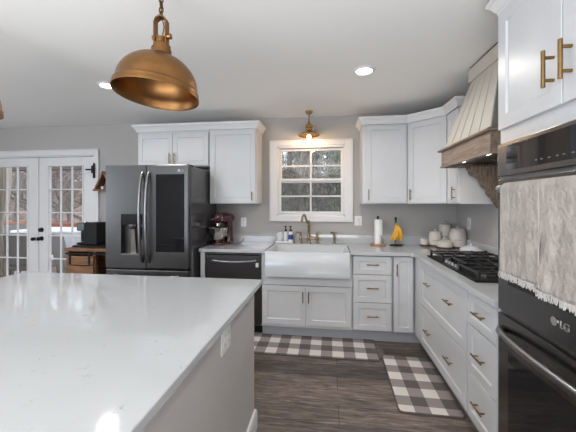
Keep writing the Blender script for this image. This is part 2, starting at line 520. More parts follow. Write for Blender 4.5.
# --- kitchen window
s = MB()
T = swap(TY(0))
ca = .085
def casing(s, x0, x1, z0, z1, wd, bottom=True, wt=None):
    wt = wt or wd
    s.box(x0-wd, x0, -.022, 0, z0-(wt if bottom else 0), z1+wt, .004)
    s.box(x1, x1+wd, -.022, 0, z0-(wt if bottom else 0), z1+wt, .004)
    s.box(x0, x1, -.0215, 0, z1, z1+wt, .004)
    if bottom: s.box(x0, x1, -.0215, 0, z0-wt, z0, .004)
cb = .060
casing(s, WX0, WX1, WZ0, WZ1, ca, True, cb)
for (a, b, c, d) in ((WX0-ca-.012, WX0-ca, WZ0-cb-.012, WZ1+cb+.012), (WX1+ca, WX1+ca+.012, WZ0-cb-.012, WZ1+cb+.012)):
    s.box(a, b, -.03, 0, c, d, .003)
s.box(WX0-ca, WX1+ca, -.03, 0, WZ1+cb, WZ1+cb+.012, .003); s.box(WX0-ca, WX1+ca, -.03, 0, WZ0-cb-.012, WZ0-cb, .003)
st(s.build('trim_2', TRIM, smooth=False))
win = empty('window_1', (.5, 0, WZ0), kind='structure')
s = MB()   # jamb frame
s.box(WX0, WX0+.014, -.005, .13, WZ0, WZ1); s.box(WX1-.014, WX1, -.005, .13, WZ0, WZ1)
s.box(WX0, WX1, -.005, .13, WZ1-.022, WZ1); s.box(WX0, WX1, -.005, .13, WZ0, WZ0+.02)
s.build('window_frame', TRIM, win, smooth=False)
zm = 1.67
def sash(y0, y1, z0, z1, nm):
    s = MB(); a, b = WX0+.014, WX1-.014; r = .028
    s.box(a, a+r, y0, y1, z0, z1, .004); s.box(b-r, b, y0, y1, z0, z1, .004)
    s.box(a, b, y0+.001, y1-.001, z0, z0+r, .004); s.box(a, b, y0+.001, y1-.001, z1-r, z1, .004)
    xc = (a+b)/2; zc = (z0+z1)/2
    s.box(xc-.009, xc+.009, y0+.008, y1-.008, z0+r, z1-r); s.box(a+r, b-r, y0+.008, y1-.008, zc-.009, zc+.009)
    o = s.build(nm, TRIM, win, smooth=False)
    MB().box(a+r, b-r, (y0+y1)/2-.002, (y0+y1)/2+.002, z0+r, z1-r).build('pane', GLASS, o, smooth=False)
sash(.062, .10, zm-.022, WZ1-.024, 'upper_sash')
sash(.018, .056, WZ0+.022, zm+.028, 'lower_sash')
MB().box(WX0+.03, WX1-.03, .108, .112, WZ0+.03, zm).build('insect_screen', SCREEN, win, smooth=False)

# --- french doors
s = MB()
casing(s, DX0, DX1, 0, DZ, .068, False)
s.box(DX0-.075, DX1+.075, -.03, 0, DZ+.068, DZ+.08, .003)
s.box(DX0-.079, DX0-.068, -.03, 0, 0, DZ+.068, .003); s.box(DX1+.068, DX1+.079, -.03, 0, 0, DZ+.068, .003)
s.box(DX0, DX0+.018, 0, .13, 0, DZ); s.box(DX1-.018, DX1, 0, .13, 0, DZ); s.box(DX0, DX1, 0, .13, DZ-.015, DZ)
st(s.build('trim_1', TRIM, smooth=False))
def door(nm, x0, x1, inner_left):
    d = empty(nm, ((x0+x1)/2, .03, 0), kind='structure')
    g0, g1 = (x0+x1)/2-.258, (x0+x1)/2+.258
    z0, z1, zt, zb = .006, 2.025, 1.905, .305
    s = MB()
    s.box(x0, g0, .01, .055, z0, z1, .003); s.box(g1, x1, .01, .055, z0, z1, .003)
    s.box(g0, g1, .01, .055, zt, z1); s.box(g0, g1, .01, .055, z0, zb)
    s.box(g0-.02, g0, 0.002, .01, zb-.02, zt+.02, .003); s.box(g1, g1+.02, .002, .01, zb-.02, zt+.02, .003)
    s.box(g0, g1, .002, .01, zt, zt+.02, .003); s.box(g0, g1, .002, .01, zb-.02, zb, .003)
    s.build('leaf_frame', TRIM, d, smooth=False)
    s = MB()
    for k in (1, 2):
        c = g0+(g1-g0)*k/3; s.box(c-.008, c+.008, .020, .042, zb, zt, .003)
    for k in range(1, 5):
        c = zb+(zt-zb)*k/5; s.box(g0, g1, .021, .041, c-.008, c+.008, .003)
    s.build('muntins', TRIM, d, smooth=False)
    MB().box(g0, g1, .029, .033, zb, zt).build('pane', GLASS, d, smooth=False)
    return d
XS = -3.305
d1 = door('door_1', DX0+.02, XS-.002, False)
d2 = door('door_2', XS+.002, DX1-.02, True)
MB().box(XS-.022, XS+.022, -.004, .009, .01, 2.02, .004).build('astragal', TRIM, d1, smooth=False)
def knob(par, x, z, r, ro):
    s = MB(); R = Matrix.Rotation(PI/2, 3, 'X')
    s.lathe([(.0001, -.02), (r, -.02), (r, .0), (r*.35, .006), (r*.35, ro), (r*.8, ro+.008), (r*.85, ro+.025), (r*.4, ro+.038), (.0001, ro+.04)], (x, .01, z), 20, R)
    return s
knob(d2, XS+.062, .905, .032, .03).build('door_knob', BLACK, d2)
knob(d2, XS+.062, 1.025, .032, .008).build('deadbolt', BLACK, d2)
knob(d1, XS-.03, .90, .03, .03).build('door_knob', BLACK, d1)
s = MB()
s.box(DX1-.10, DX1+.035, -.045, -.0305, 1.835, 1.855, .003); s.box(DX1+.012, DX1+.034, -.045, -.0305, 1.73, 1.93, .003); s.box(DX1-.022, DX1+.012, -.035, .008, 1.80, 1.9, .003)
tag(s.build('security_latch', BLACK, loc=(DX1, -.035, 1.83), smooth=False), 'black metal flip latch screwed to the upper corner of the right french door', 'latch')

# ------------------------------------------------------------------ recessed lights
def can_light(x, y, z, r=.088):
    o = empty('ceiling_light', (x, y, z))
    MB().lathe([(r*.74, -.012), (r*.8, -.016), (r*.92, -.012), (r, -.001), (r*.7, -.001), (r*.7, -.012)], (x, y, z), 40).build('trim_ring', TRIM, o)
    MB().lathe([(.0001, -.006), (r*.72, -.006), (r*.72, -.001), (.0001, -.001)], (x, y, z), 40).build('lens', LENS, o)
    return o
cl = can_light(*LIGHTS[0], CH)
tag(cl, 'round recessed ceiling light in front of the window, toward the range hood', 'ceiling light', 'recessed ceiling lights')
c2 = copy_tree(cl); c2.location = (*LIGHTS[1], CH)
tag(c2, 'round recessed ceiling light partly hidden behind the near copper pendant', 'ceiling light', 'recessed ceiling lights')

# ------------------------------------------------------------------ island
isl = empty('kitchen_island', (-.57, -2.9, 0), 'grey-white island cabinet base with plain side panel under the big quartz slab', 'kitchen island')
IX0, IX1, IY0, IY1 = -1.385, .245, -4.0, -1.90
ISLM = mat('island_paint', (.52, .495, .485), .45)
s = MB(); s.box(IX0, IX1, IY0, IY1, 0, .88, .003); s.build('side_panels', ISLM, isl, smooth=False)
bp = [(0, 0), (.016, 0), (.016, .10), (.010, .118), (0, .122)]
sweep(bp, [(IX0, IY1), (IX1, IY1), (IX1, IY0)], TRIM, 'baseboard', isl, side=-1)
s = MB(); s.box(-1.417, .283, -4.05, -1.850, .882, .914, .004)
tag(s.build('island_countertop', QUARTZ, loc=(-.57, -2.9, .882), smooth=False), 'large glossy white quartz slab with fine grey flecks on the island', 'countertop')

def outlet(nm, T, u, z, label, kind='outlet', w_=.07, h=.115):
    o = empty(nm, T(u, z, 0), label, 'light switch' if kind == 'switch' else 'power outlet')
    s = MB(); s.box(u-w_/2, u+w_/2, 0, .006, z-h/2, z+h/2, .002, T=swap(T)); s.build('cover_plate', PLATE, o, smooth=False)
    n = 2 if w_ > .1 else 1
    for k in range(n):
        c = u+(k-(n-1)/2)*.046
        if kind == 'switch':
            s = MB(); s.box(c-.016, c+.016, .006, .010, z-.033, z+.033, .002, T=swap(T)); s.build('rocker', CERAM, o, smooth=False)
        else:
            for dz in (-.02, .02):
                s = MB(); s.box(c-.016, c+.016, .006, .009, z+dz-.014, z+dz+.014, .003, T=swap(T))
                r_ = s.build('socket', PLATE, o, smooth=False)
                s = MB()
                for du in (-.006, .006): s.box(c+du-.0012, c+du+.0012, .009, .0095, z+dz-.003, z+dz+.006, T=swap(T))
                s.cyl(T(c, z+dz-.008, .009), T(c, z+dz-.008, .0095), .0022, seg=8)
                s.build('slots', GREY, r_, smooth=False)
    return o
TI = lambda u, z, d: Vector((IX1+d, u, z))
outlet('power_outlet', TI, -2.44, .80, 'white power outlet on the side of the island just under its top', w_=.115)
outlet('power_outlet', TY(0), -.36, 1.158, 'white power outlet on the wall between mixer and window')
outlet('light_switch', TY(0), 1.055, 1.185, 'white light switch plate on the wall right of the window', 'switch', w_=.09)
outlet('light_switch', TX(XR), -.315, 1.18, 'narrow white switch plate on the right wall behind the cooktop', 'switch', w_=.075, h=.13)
outlet('power_outlet', TY(0), -2.30, 1.02, 'white wall plate between the french doors and the fridge', w_=.06)

# ------------------------------------------------------------------ base cabinets, back run
CF = -.61    # carcass front; doors 20 mm proud
TB = TY(CF)
Z0, Z1 = .115, .872
def toe(par, x0, x1, m=CABS):
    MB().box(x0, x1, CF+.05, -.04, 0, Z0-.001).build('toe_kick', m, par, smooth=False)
# filler panel left of the dishwasher
f_ = MB().box(-.655, -.607, -.632, -.02, 0, .876, .002)
tag(f_.build('end_panel', CAB, loc=(-.63, -.3, 0), smooth=False), 'narrow white end panel between the fridge and the dishwasher', 'cabinet panel')
# sink base
sk = empty('sink_base_cabinet', (.47, -.3, 0), 'white two-door base cabinet under the farmhouse sink', 'cabinet')
s = MB(); s.box(.006, .938, CF+.02, -.02, Z0, .60); s.box(.006, .938, CF-.002, CF+.03, .55, .652); s.box(.006, .938, CF-.002, CF+.03, Z0, .14); s.box(.006, .052, CF, -.02, .60, .876); s.box(.918, .938, CF, -.02, .60, .876)
s.box(.006, .044, CF-.02, CF, .115, .876, .001) if False else None
s.build('carcass', CAB, sk, smooth=False); toe(sk, .006, .938)
dl = panel_front('door', TB, .016, .470, .145, .545, CAB, sk, deep=True); dr = panel_front('door', TB, .474, .930, .145, .545, CAB, sk, deep=True)
pull(TB, .444, .44, .115, True, dl); pull(TB, .503, .44, .115, True, dr)
# drawers
db = empty('drawer_cabinet', (1.13, -.3, 0), 'white three-drawer base cabinet just right of the farmhouse sink', 'cabinet')
s = MB(); s.box(.940, 1.325, CF+.03, -.02, Z0, .876); s.build('carcass', CAB, db, smooth=False); toe(db, .94, 1.325)
for z0, z1 in ((.687, .866), (.408, .681), (.128, .402)):
    d = panel_front('drawer', TB, .948, 1.317, z0, z1, CAB, db, fr=.05, deep=True)
    pull(TB, 1.135, (z0+z1)/2+.01, .12, False, d)
# narrow door + corner
nb = empty('corner_base_cabinet', (1.43, -.3, 0), 'tall narrow single-door white base cabinet in the inner corner', 'cabinet')
s = MB(); s.box(1.327, 2.15, CF+.03, -.02, Z0, .876); s.box(1.555, 2.15, -.775, CF, Z0, .876)
s.build('carcass', CAB, nb, smooth=False)
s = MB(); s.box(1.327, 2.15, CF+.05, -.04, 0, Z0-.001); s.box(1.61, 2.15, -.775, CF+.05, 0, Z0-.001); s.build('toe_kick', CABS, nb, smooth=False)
d = panel_front('door', TB, 1.340, 1.522, .128, .866, CAB, nb, fr=.045, deep=True); pull(TB, 1.366, .74, .12, True, d)
# right run
CX = 1.56
TR = TX(CX)
MB().box(1.541, 1.556, -.775, -.632, .118, .870, .001).build('filler', CAB, nb, smooth=False)
wd = empty('wide_drawer_cabinet', (1.86, -1.24, 0), 'white base cabinet with two wide drawers under the gas cooktop', 'cabinet')
s = MB(); s.box(CX+.03, 2.15, -1.748, -.777, Z0, .876); s.build('carcass', CAB, wd, smooth=False)
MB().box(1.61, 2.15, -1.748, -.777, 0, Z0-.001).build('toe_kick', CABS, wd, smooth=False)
for z0, z1 in ((.478, .866), (.118, .470)):
    d = panel_front('drawer', TR, -1.738, -.79, z0, z1, CAB, wd, fr=.06, deep=True)
    for y in (-1.03, -1.49): pull(TR, y, z1-.16 if z1 > .5 else z1-.17, .12, False, d)
nd = empty('narrow_drawer_cabinet', (1.86, -1.93, 0), 'narrow white three-drawer base cabinet beside the wall ovens', 'cabinet')
s = MB(); s.box(CX+.03, 2.15, -2.118, -1.75, Z0, .876); s.box(CX-.018, CX+.03, -2.118, -2.09, Z0, .876); s.build('carcass', CAB, nd, smooth=False)
MB().box(1.61, 2.15, -2.118, -1.75, 0, Z0-.001).build('toe_kick', CABS, nd, smooth=False)
for z0, z1 in ((.675, .866), (.392, .668), (.118, .385)):
    d = panel_front('drawer', TR, -2.085, -1.76, z0, z1, CAB, nd, fr=.05, deep=True)
    pull(TR, -1.925, (z0+z1)/2, .12, False, d)

# ------------------------------------------------------------------ counter along the walls, with backsplash
s = MB()
ZC0, ZC1 = .878, .914
SX0, SX1, SYB = .052, .918, -.145
s.box(-.665, SX0-.002, -.655, -.001, ZC0, ZC1, .003)
s.box(SX0-.002, SX1+.002, SYB+.002, -.001, ZC0, ZC1)
s.box(SX1+.002, 1.515, -.655, -.001, ZC0, ZC1, .003)
s.box(1.513, XR-.001, -2.117, -.001, ZC0, ZC1, .003)
s.box(1.49, 1.515, -.68, -.65, ZC0, ZC1, .003)
s.box(-.665, XR-.001, -.02, -.001, ZC1, 1.015, .002)
s.box(XR-.02, XR-.001, -2.117, -.02, ZC1, 1.015, .002)
tag(s.build('wall_countertop', QUARTZ, loc=(.8, -.3, .878), smooth=False), 'L-shaped white quartz worktop with low backsplash along the back and right walls', 'countertop')

# ------------------------------------------------------------------ farmhouse sink
s = MB()
a, b, y0, y1, zt, zb, th = SX0, SX1, -.695, SYB, .905, .65, .026
def rr(x0, x1, y0, y1, r, n=5):
    P = []
    for cx, cy, a0 in ((x1-r, y1-r, 0), (x0+r, y1-r, 90), (x0+r, y0+r, 180), (x1-r, y0+r, 270)):
        for k in range(n+1):
            t = math.radians(a0+90*k/n); P.append((cx+r*math.cos(t), cy+r*math.sin(t)))
    return P
rings = [(rr(a, b, y0, y1, .012), zb), (rr(a, b, y0, y1, .012), zt-.008), (rr(a+.006, b-.006, y0+.006, y1-.006, .012), zt),
         (rr(a+th-.006, b-th+.006, y0+th-.006, y1-th+.006, .03), zt), (rr(a+th, b-th, y0+th, y1-th, .03), zt-.008), (rr(a+th+.012, b-th-.012, y0+th+.012, y1-th-.012, .05), zb+.05), (rr(a+.09, b-.09, y0+.09, y1-.09, .05), zb+.025)]
V = []; Fs = []; n = len(rings[0][0])
for P_, z in rings: V += [Vector((x, y, z)) for x, y in P_]
for i in range(len(rings)-1):
    for k in range(n): Fs.append((i*n+k, i*n+(k+1) % n, (i+1)*n+(k+1) % n, (i+1)*n+k))
Fs.append(tuple(range(n))); Fs.append(tuple((len(rings)-1)*n+k for k in range(n)))
s._in((V, Fs))
sink = tag(s.build('farmhouse_sink', mat('fireclay', (.55, .57, .60), .16, coat=.3), loc=(.485, -.4, .64)), 'white apron-front ceramic farmhouse sink below the window', 'sink')
MB().lathe([(.0001, .004), (.035, .004), (.042, 0), (.042, -.003)], (.485, -.38, zb+.03), 24).build('drain', STEEL, sink)

# ------------------------------------------------------------------ faucet, sprayer
FB = mat('aged_bronze', (.34, .265, .17), .28, 1)
fx, fy = .470, -.088
fa = empty('bridge_faucet', (fx, fy, ZC1), 'antique bronze bridge faucet with two levers behind the sink', 'faucet')
s = MB(); s.lathe([(.026, 0), (.027, .01), (.018, .02), (.014, .045), (.019, .055), (.019, .07), (.017, .08), (.016, .19), (.022, .20), (.022, .215), (.014, .225), (.017, .245), (.009, .258), (.012, .268), (.0001, .28)], (fx, fy, ZC1), 20)
s.build('column', FB, fa)
s = MB(); s.tube([(fx-.004, fy-.004, 1.155), (fx-.016, fy-.02, 1.165), (fx-.03, fy-.05, 1.20), (fx-.038, fy-.085, 1.245), (fx-.05, fy-.12, 1.262), (fx-.062, fy-.155, 1.245), (fx-.068, fy-.172, 1.205), (fx-.07, fy-.175, 1.185)], [.014, .014, .013, .013, .013, .013, .014, .016], 12)
s.build('spout', FB, fa)
for sgn in (-1, 1):
    hx = fx+sgn*.098
    s = MB(); s.lathe([(.025, 0), (.025, .008), (.016, .018), (.013, .04), (.018, .05), (.018, .065), (.012, .078), (.012, .10), (.016, .11), (.014, .13), (.0001, .138)], (hx, fy, ZC1), 18)
    s.build('valve', FB, fa)
    s = MB(); s.tube([(hx, fy, ZC1+.128), (hx+sgn*.02, fy-.01, ZC1+.137), (hx+sgn*.055, fy-.02, ZC1+.133)], [.006, .0055, .0075], 8)
    s.build('lever', FB, fa)
s = MB(); s.cyl((fx-.098, fy, ZC1+.058), (fx+.098, fy, ZC1+.058), .009, seg=12); s.build('bridge', FB, fa)
sx = .772
sp = empty('side_sprayer', (sx, fy, ZC1), 'small bronze side sprayer standing right of the bridge faucet', 'sprayer')
s = MB(); s.lathe([(.024, 0), (.024, .01), (.014, .02), (.012, .05), (.016, .06), (.017, .085), (.012, .10), (.0001, .104)], (sx, fy, ZC1), 18); s.build('base', FB, sp)
s = MB(); s.tube([(sx, fy, ZC1+.1), (sx, fy-.005, ZC1+.125), (sx-.02, fy-.02, ZC1+.138), (sx-.042, fy-.03, ZC1+.13)], [.012, .011, .012, .016], 10); s.build('spray_head', FB, sp)
s = MB(); s.tube([(sx, fy, ZC1+.13), (sx+.03, fy, ZC1+.137), (sx+.042, fy, ZC1+.115)], .005, 8); s.build('trigger', FB, sp)

# soap tray and bottles
TRX, TRY = .180, -.105
tr = MB(); tr.box(TRX-.105, TRX+.105, TRY-.042, TRY+.042, ZC1+.001, ZC1+.03, .008)
tag(tr.build('soap_tray', CERAM, loc=(TRX, TRY, ZC1), smooth=False), 'low white ceramic tray holding soap bottles left of the faucet', 'tray')
cu = empty('sponge_cup', (TRX-.06, TRY, ZC1+.031), 'white ceramic cup at the left end of the soap tray', 'cup')
MB().lathe([(.0001, 0), (.038, 0), (.042, .01), (.042, .092), (.038, .092), (.037, .01), (.0001, .008)], (TRX-.06, TRY, ZC1+.031), 24).build('body', CERAM, cu)
s = MB(); s.box(TRX-.08, TRX-.03, TRY-.015, TRY+.015, ZC1+.045, ZC1+.132, .01); s.build('sponge', PAPER, cu, smooth=False)
def bottle(x, lab, col, label):
    o = empty('soap_bottle', (x, TRY, ZC1+.031), label, 'bottle', 'pump soap bottles on the tray')
    MB().lathe([(.0001, 0), (.026, 0), (.028, .006), (.028, .085), (.024, .10), (.012, .108), (.012, .114), (.0001, .114)], (x, TRY, ZC1+.031), 20).build('body', col, o)
    MB().lathe([(.0285, .018), (.0288, .018), (.0288, .075), (.0285, .075)], (x, TRY, ZC1+.031), 20).build('label_band', lab, o)
    s = MB(); s.lathe([(.0001, .112), (.014, .112), (.014, .132), (.005, .136), (.005, .165), (.012, .167), (.012, .175), (.0001, .176)], (x, TRY, ZC1+.031), 14); s.tube([(x, TRY, ZC1+.201), (x-.012, TRY-.03, ZC1+.199)], .005, 8)
    s.build('pump', BLACK, o)
bottle(TRX+.012, CERAM, CERAM, 'white pump bottle with black top in the middle of the soap tray')
bottle(TRX+.073, BLUE, PLATE, 'dark blue pump bottle with black top at the right end of the soap tray')

# ------------------------------------------------------------------ dishwasher
dw = empty('dishwasher', (-.3, -.3, 0), 'black stainless dishwasher between the fridge panel and the sink cabinet', 'dishwasher')
MB().box(-.600, .001, -.60, -.03, .10, .868).build('tub', BLACK, dw, smooth=False)
MB().box(-.600, .001, -.54, -.03, 0, .10).build('toe_kick', BLACK, dw, smooth=False)
dd = MB().box(-.602, .002, -.632, -.602, .118, .866, .004).build('door', BSTEEL, dw, smooth=False)
s = MB(); s.tube([(-.555+.51*t, -.645-.035*math.sin(PI*t)**.5, .797-.012*math.sin(PI*t)) for t in [i/16 for i in range(17)]], .013, 10); s.build('handle', STEEL, dd)
MB().box(-.585, -.015, -.6335, -.632, .846, .86).build('control_strip', BGLASS, dd, smooth=False)
MB().box(-.052, -.022, -.6335, -.632, .728, .772).build('sticker', PLATE, dd, smooth=False)
s = MB(); s.cyl((-.578, -.632, .835), (-.578, -.634, .835), .006, seg=12); s.build('badge', CHROME, dd)

# ------------------------------------------------------------------ fridge
fr = empty('refrigerator', (-1.14, -.45, 0), 'large black stainless french-door refrigerator with ice dispenser and glass panel', 'refrigerator')
FX0, FX1 = -1.60, -.692
MB().box(FX0+.006, FX1-.002, -.772, -.05, .03, 1.775, .006).build('cabinet_body', BSTEEL2, fr, smooth=False)
for x in (FX0+.06, FX1-.06):
    for y in (-.70, -.12): MB().cyl((x, y, 0), (x, y, .03), .022, seg=12).build('foot', BLACK, fr)
for x in (FX0+.02, FX1-.12): MB().box(x, x+.10, -.80, -.68, 1.775, 1.795, .004).build('hinge_cover', BLACK, fr, smooth=False)
def fdoor(nm, x0, x1, z0, z1, hole=None):
    s = MB()
    if hole:
        hx0, hx1, hz0, hz1 = hole
        y0, y1 = -.84, -.776
        s.box(x0, hx0, y0, y1, z0, z1); s.box(hx1, x1, y0, y1, z0, z1); s.box(hx0, hx1, y0, y1, z0, hz0); s.box(hx0, hx1, y0, y1, hz1, z1)
        s.box(hx0, hx1, -.785, y1, hz0, hz1)
    else: s.box(x0, x1, -.84, -.776, z0, z1, .008)
    return s.build(nm, BSTEEL, fr, smooth=False)
ld = fdoor('door', FX0, -1.151, .728, 1.788, (-1.427, -1.188, .862, 1.285))
rd = fdoor('door', -1.147, FX1, .728, 1.788)
fd = fdoor('freezer_drawer', FX0, FX1, .40, .712)
fd2 = fdoor('freezer_drawer', FX0, FX1, .07, .394)
s = MB(); s.box(-1.425, -1.190, -.846, -.785, 1.175, 1.283, .004); ob = s.build('dispenser_panel', BGLASS, ld, smooth=False)
s = MB(); s.lathe([(.0001, 0), (.03, 0), (.05, .03), (.05, .045), (.0001, .045)], (-1.31, -.815, 1.13), 18); s.build('nozzle', STEEL, ld)
s = MB(); s.hexa([(-1.345, -.80, .865), (-1.285, -.80, .865), (-1.285, -.79, .865), (-1.345, -.79, .865)], [(-1.325, -.82, 1.13), (-1.29, -.82, 1.13), (-1.29, -.81, 1.13), (-1.325, -.81, 1.13)]); s.build('paddle', CHROME, ld, smooth=False)
s = MB(); s.box(-1.26, -1.20, -.835, -.79, 1.02, 1.15, .01); s.build('ice_chute', BLACK, ld, smooth=False)
MB().box(-1.425, -1.190, -.838, -.786, .863, .875).build('drip_tray', STEEL, ld, smooth=False)
for par, x, sg in ((ld, -1.186, -1), (rd, -1.116, 1)):
    s = MB()
    pts = []
    for i in range(19):
        t = i/18; bow = math.sin(PI*t)**.45
        pts.append((x, -.842-.062*bow, .79+.92*t))
    s.tube(pts, .015, 10); s.build('handle', STEEL, par)
MB().box(-1.04, -.735, -.8425, -.840, .90, 1.69, .0008).build('glass_panel', BGLASS, rd, smooth=False)
s = MB()
s.tube([(FX0+.10, -.842, .655)]+[(FX0+.10+.71*t, -.842-.055*math.sin(PI*t)**.4, .655) for t in [i/12 for i in range(1, 12)]]+[(FX1-.10, -.842, .655)], .014, 10); s.build('handle', STEEL, fd)
s = MB()
s.tube([(FX0+.10, -.842, .34)]+[(FX0+.10+.71*t, -.842-.055*math.sin(PI*t)**.4, .34) for t in [i/12 for i in range(1, 12)]]+[(FX1-.10, -.842, .34)], .014, 10); s.build('handle', STEEL, fd2)
Mf = Matrix.Translation((-.775, -.8405, 1.714)) @ Matrix.Rotation(PI/2, 4, 'X')
text_mesh('brand_lettering', 'LG', .03, Mf, CHROME, rd)
s = MB(); s.cyl((-.792, -.840, 1.725), (-.792, -.8425, 1.725), .013, seg=16); s.build('badge', CHROME, rd)

# ------------------------------------------------------------------ upper cabinets
UF = -.31
TU = TY(UF)
of = empty('fridge_top_cabinet', (-1.13, -.16, 1.83), 'white two-door wall cabinet above the refrigerator', 'cabinet')
s = MB(); s.box(-1.585, -.684, UF, -.002, 1.83, 2.262); s.build('carcass', CAB, of, smooth=False)
a = panel_front('door', TU, -1.575, -1.137, 1.842, 2.222, CAB, of, fr=.05); b = panel_front('door', TU, -1.131, -.693, 1.842, 2.222, CAB, of, fr=.05)
pull(TU, -1.165, 1.925, .125, True, a); pull(TU, -1.103, 1.925, .125, True, b)
tl = empty('tall_wall_cabinet', (-.4, -.16, 1.39), 'white one-door wall cabinet between the fridge and the window', 'cabinet')
s = MB(); s.box(-.680, -.120, UF, -.002, 1.39, 2.262); s.build('carcass', CAB, tl, smooth=False)
a = panel_front('door', TU, -.668, -.131, 1.40, 2.247, CAB, tl); pull(TU, -.165, 1.475, .10, True, a)
ru = empty('window_side_wall_cabinet', (1.3, -.16, 1.39), 'white one-door wall cabinet directly right of the window', 'cabinet')
s = MB(); s.box(1.072, 1.548, UF, -.002, 1.39, 2.262); s.build('carcass', CAB, ru, smooth=False)
a = panel_front('door', TU, 1.105, 1.535, 1.40, 2.247, CAB, ru); pull(TU, 1.135, 1.485, .12, True, a)
cc = empty('diagonal_corner_cabinet', (1.9, -.25, 1.39), 'white angled corner wall cabinet above the canisters', 'cabinet')
s = MB()
poly = [(1.55, -.002), (1.55, UF), (1.86, -.60), (XR-.002, -.60), (XR-.002, -.002)]
s.prism(poly, lambda u, v, d: Vector((u, v, d)), 1.39, 2.262); s.build('carcass', CAB, cc, smooth=False)
pa, pb = Vector((1.55, UF)), Vector((1.86, -.60))
uu = (pb-pa); LL = uu.length; uu.normalize(); nn = Vector((uu.y, -uu.x))
if nn.dot(Vector((-1, -1))) < 0: nn = -nn
TD = lambda u, z, d: Vector((pa.x+uu.x*u+nn.x*d, pa.y+uu.y*u+nn.y*d, z))
a = panel_front('door', TD, .012, LL-.012, 1.40, 2.247, CAB, cc); pull(TD, .05, 1.485, .12, True, a)
rw = empty('hood_side_wall_cabinet', (2.0, -.73, 1.39), 'narrow white wall cabinet between the corner cabinet and the range hood', 'cabinet')
s = MB(); s.box(1.86, XR-.002, -.872, -.602, 1.39, 2.262); s.build('carcass', CAB, rw, smooth=False)
TRU = TX(1.86)
a = panel_front('door', TRU, -.862, -.615, 1.40, 2.247, CAB, rw, fr=.045); pull(TRU, -.80, 1.485, .12, True, a)
crown = [(0, 2.252), (.008, 2.252), (.010, 2.268), (.015, 2.273), (.028, 2.296), (.038, 2.308), (.044, 2.310), (.046, 2.330), (0, 2.330)]
c = sweep(crown, [(-1.588, -.003), (-1.588, UF-.021), (-.117, UF-.021), (-.117, -.003)], TRIM, 'crown_molding', loc=(-.85, -.3, 2.235), side=1)
tag(c, 'white crown molding over the cabinets left of the window', 'crown molding')
c = sweep(crown, [(1.070, -.003), (1.070, UF-.021), (1.541, UF-.021), (1.838, -.609), (1.838, -.875), (XR-.003, -.875)], TRIM, 'crown_molding', loc=(1.5, -.4, 2.235), side=1)
tag(c, 'white crown molding bending around the corner cabinets right of the window', 'crown molding')
# ------------------------------------------------------------------ oven tower
tw = empty('oven_tower_cabinet', (1.85, -2.56, 0), 'tall white cabinet around the double wall oven with two upper doors', 'cabinet')
TF = 1.54
s = MB()
s.box(TF, XR-.002, -2.182, -2.122, 0, 2.34); s.box(TF, XR-.002, -3.0, -2.948, 0, 2.34)
s.box(TF, XR-.002, -2.948, -2.182, 1.682, 2.34); s.box(TF, XR-.002, -2.948, -2.182, .08, .258); s.box(2.05, XR-.002, -2.948, -2.182, .258, 1.682)
s.box(1.60, XR-.002, -2.948, -2.182, 0, .08)
s.build('carcass', CAB, tw, smooth=False)
TT = TX(TF)
a = panel_front('door', TT, -2.546, -2.137, 1.752, 2.315, CAB, tw, fr=.062); b = panel_front('door', TT, -2.985, -2.552, 1.752, 2.315, CAB, tw, fr=.062)
pull(TT, -2.508, 1.892, .135, True, a, r=.0075, off=.036); pull(TT, -2.592, 1.892, .135, True, b, r=.0075, off=.036)
cr2 = [(o_, z+.070) for o_, z in crown]
c = sweep(cr2, [(XR-.003, -2.119), (TF-.001, -2.119), (TF-.001, -3.002), (XR-.003, -3.002)], TRIM, 'crown_molding', loc=(1.8, -2.5, 2.32), side=1)
tag(c, 'white crown molding at the top of the oven tower', 'crown molding')

ov = empty('double_wall_oven', (1.8, -2.565, .26), 'black stainless double wall oven with two towels over its upper handle', 'oven')
OY0, OY1 = -2.944, -2.186
MB().box(1.542, 2.045, OY0+.006, OY1-.006, .262, 1.675).build('oven_body', BLACK, ov, smooth=False)
MB().box(1.512, 1.5405, OY0-.01, OY1+.01, .262, 1.678, .002).build('trim_frame', STEEL, ov, smooth=False)
OVS = mat('oven_steel', (.17, .165, .165), .24, 1, var=.05, vscale=5, stretch=(1, 30, 1))
cp = MB().box(1.492, 1.512, OY0, OY1, 1.522, 1.672, .003).build('control_panel', OVS, ov, smooth=False)
MB().box(1.4905, 1.492, OY0+.01, -2.262, 1.545, 1.655).build('display_glass', BGLASS, cp, smooth=False)
ICON = mat('display_icon', (.16, .16, .16), .5)
for y in (-2.46, -2.49, -2.53, -2.57, -2.60, -2.64, -2.70, -2.76):
    MB().box(1.4899, 1.4905, y-.006, y+.006, 1.563, 1.567).build('touch_icon', ICON, cp, smooth=False)
def oven_door(z0, z1, w0, w1, hz, name):
    o = MB().box(1.494, 1.512, OY0, OY1, z0, z1, .004).build(name, OVS, ov, smooth=False)
    MB().box(1.4925, 1.494, OY0+.08, OY1-.085, w0, w1, .0005).build('window_glass', BGLASS, o, smooth=False)
    s = MB(); n = 16; pts = []
    for i in range(n+1):
        t = i/n; pts.append((1.492-.052*math.sin(PI*t)**.35, OY1-.03-(OY1-OY0-.06)*t, hz))
    s.tube(pts, .0155, 12); s.build('handle', STEEL, o)
    return o
ud = oven_door(.905, 1.507, 1.035, 1.41, 1.462, 'upper_door')
ldr = oven_door(.275, .888, .37, .735, .822, 'lower_door')
Mo = Matrix.Translation((1.4935, -2.575, .968)) @ Matrix(((0, 0, -1, 0), (-1, 0, 0, 0), (0, 1, 0, 0), (0, 0, 0, 1)))
text_mesh('brand_lettering', 'LG', .036, Mo, CHROME, ud)
s = MB(); s.cyl((1.494, -2.552, .981), (1.491, -2.552, .981), .016, seg=20); s.build('badge', CHROME, ud)

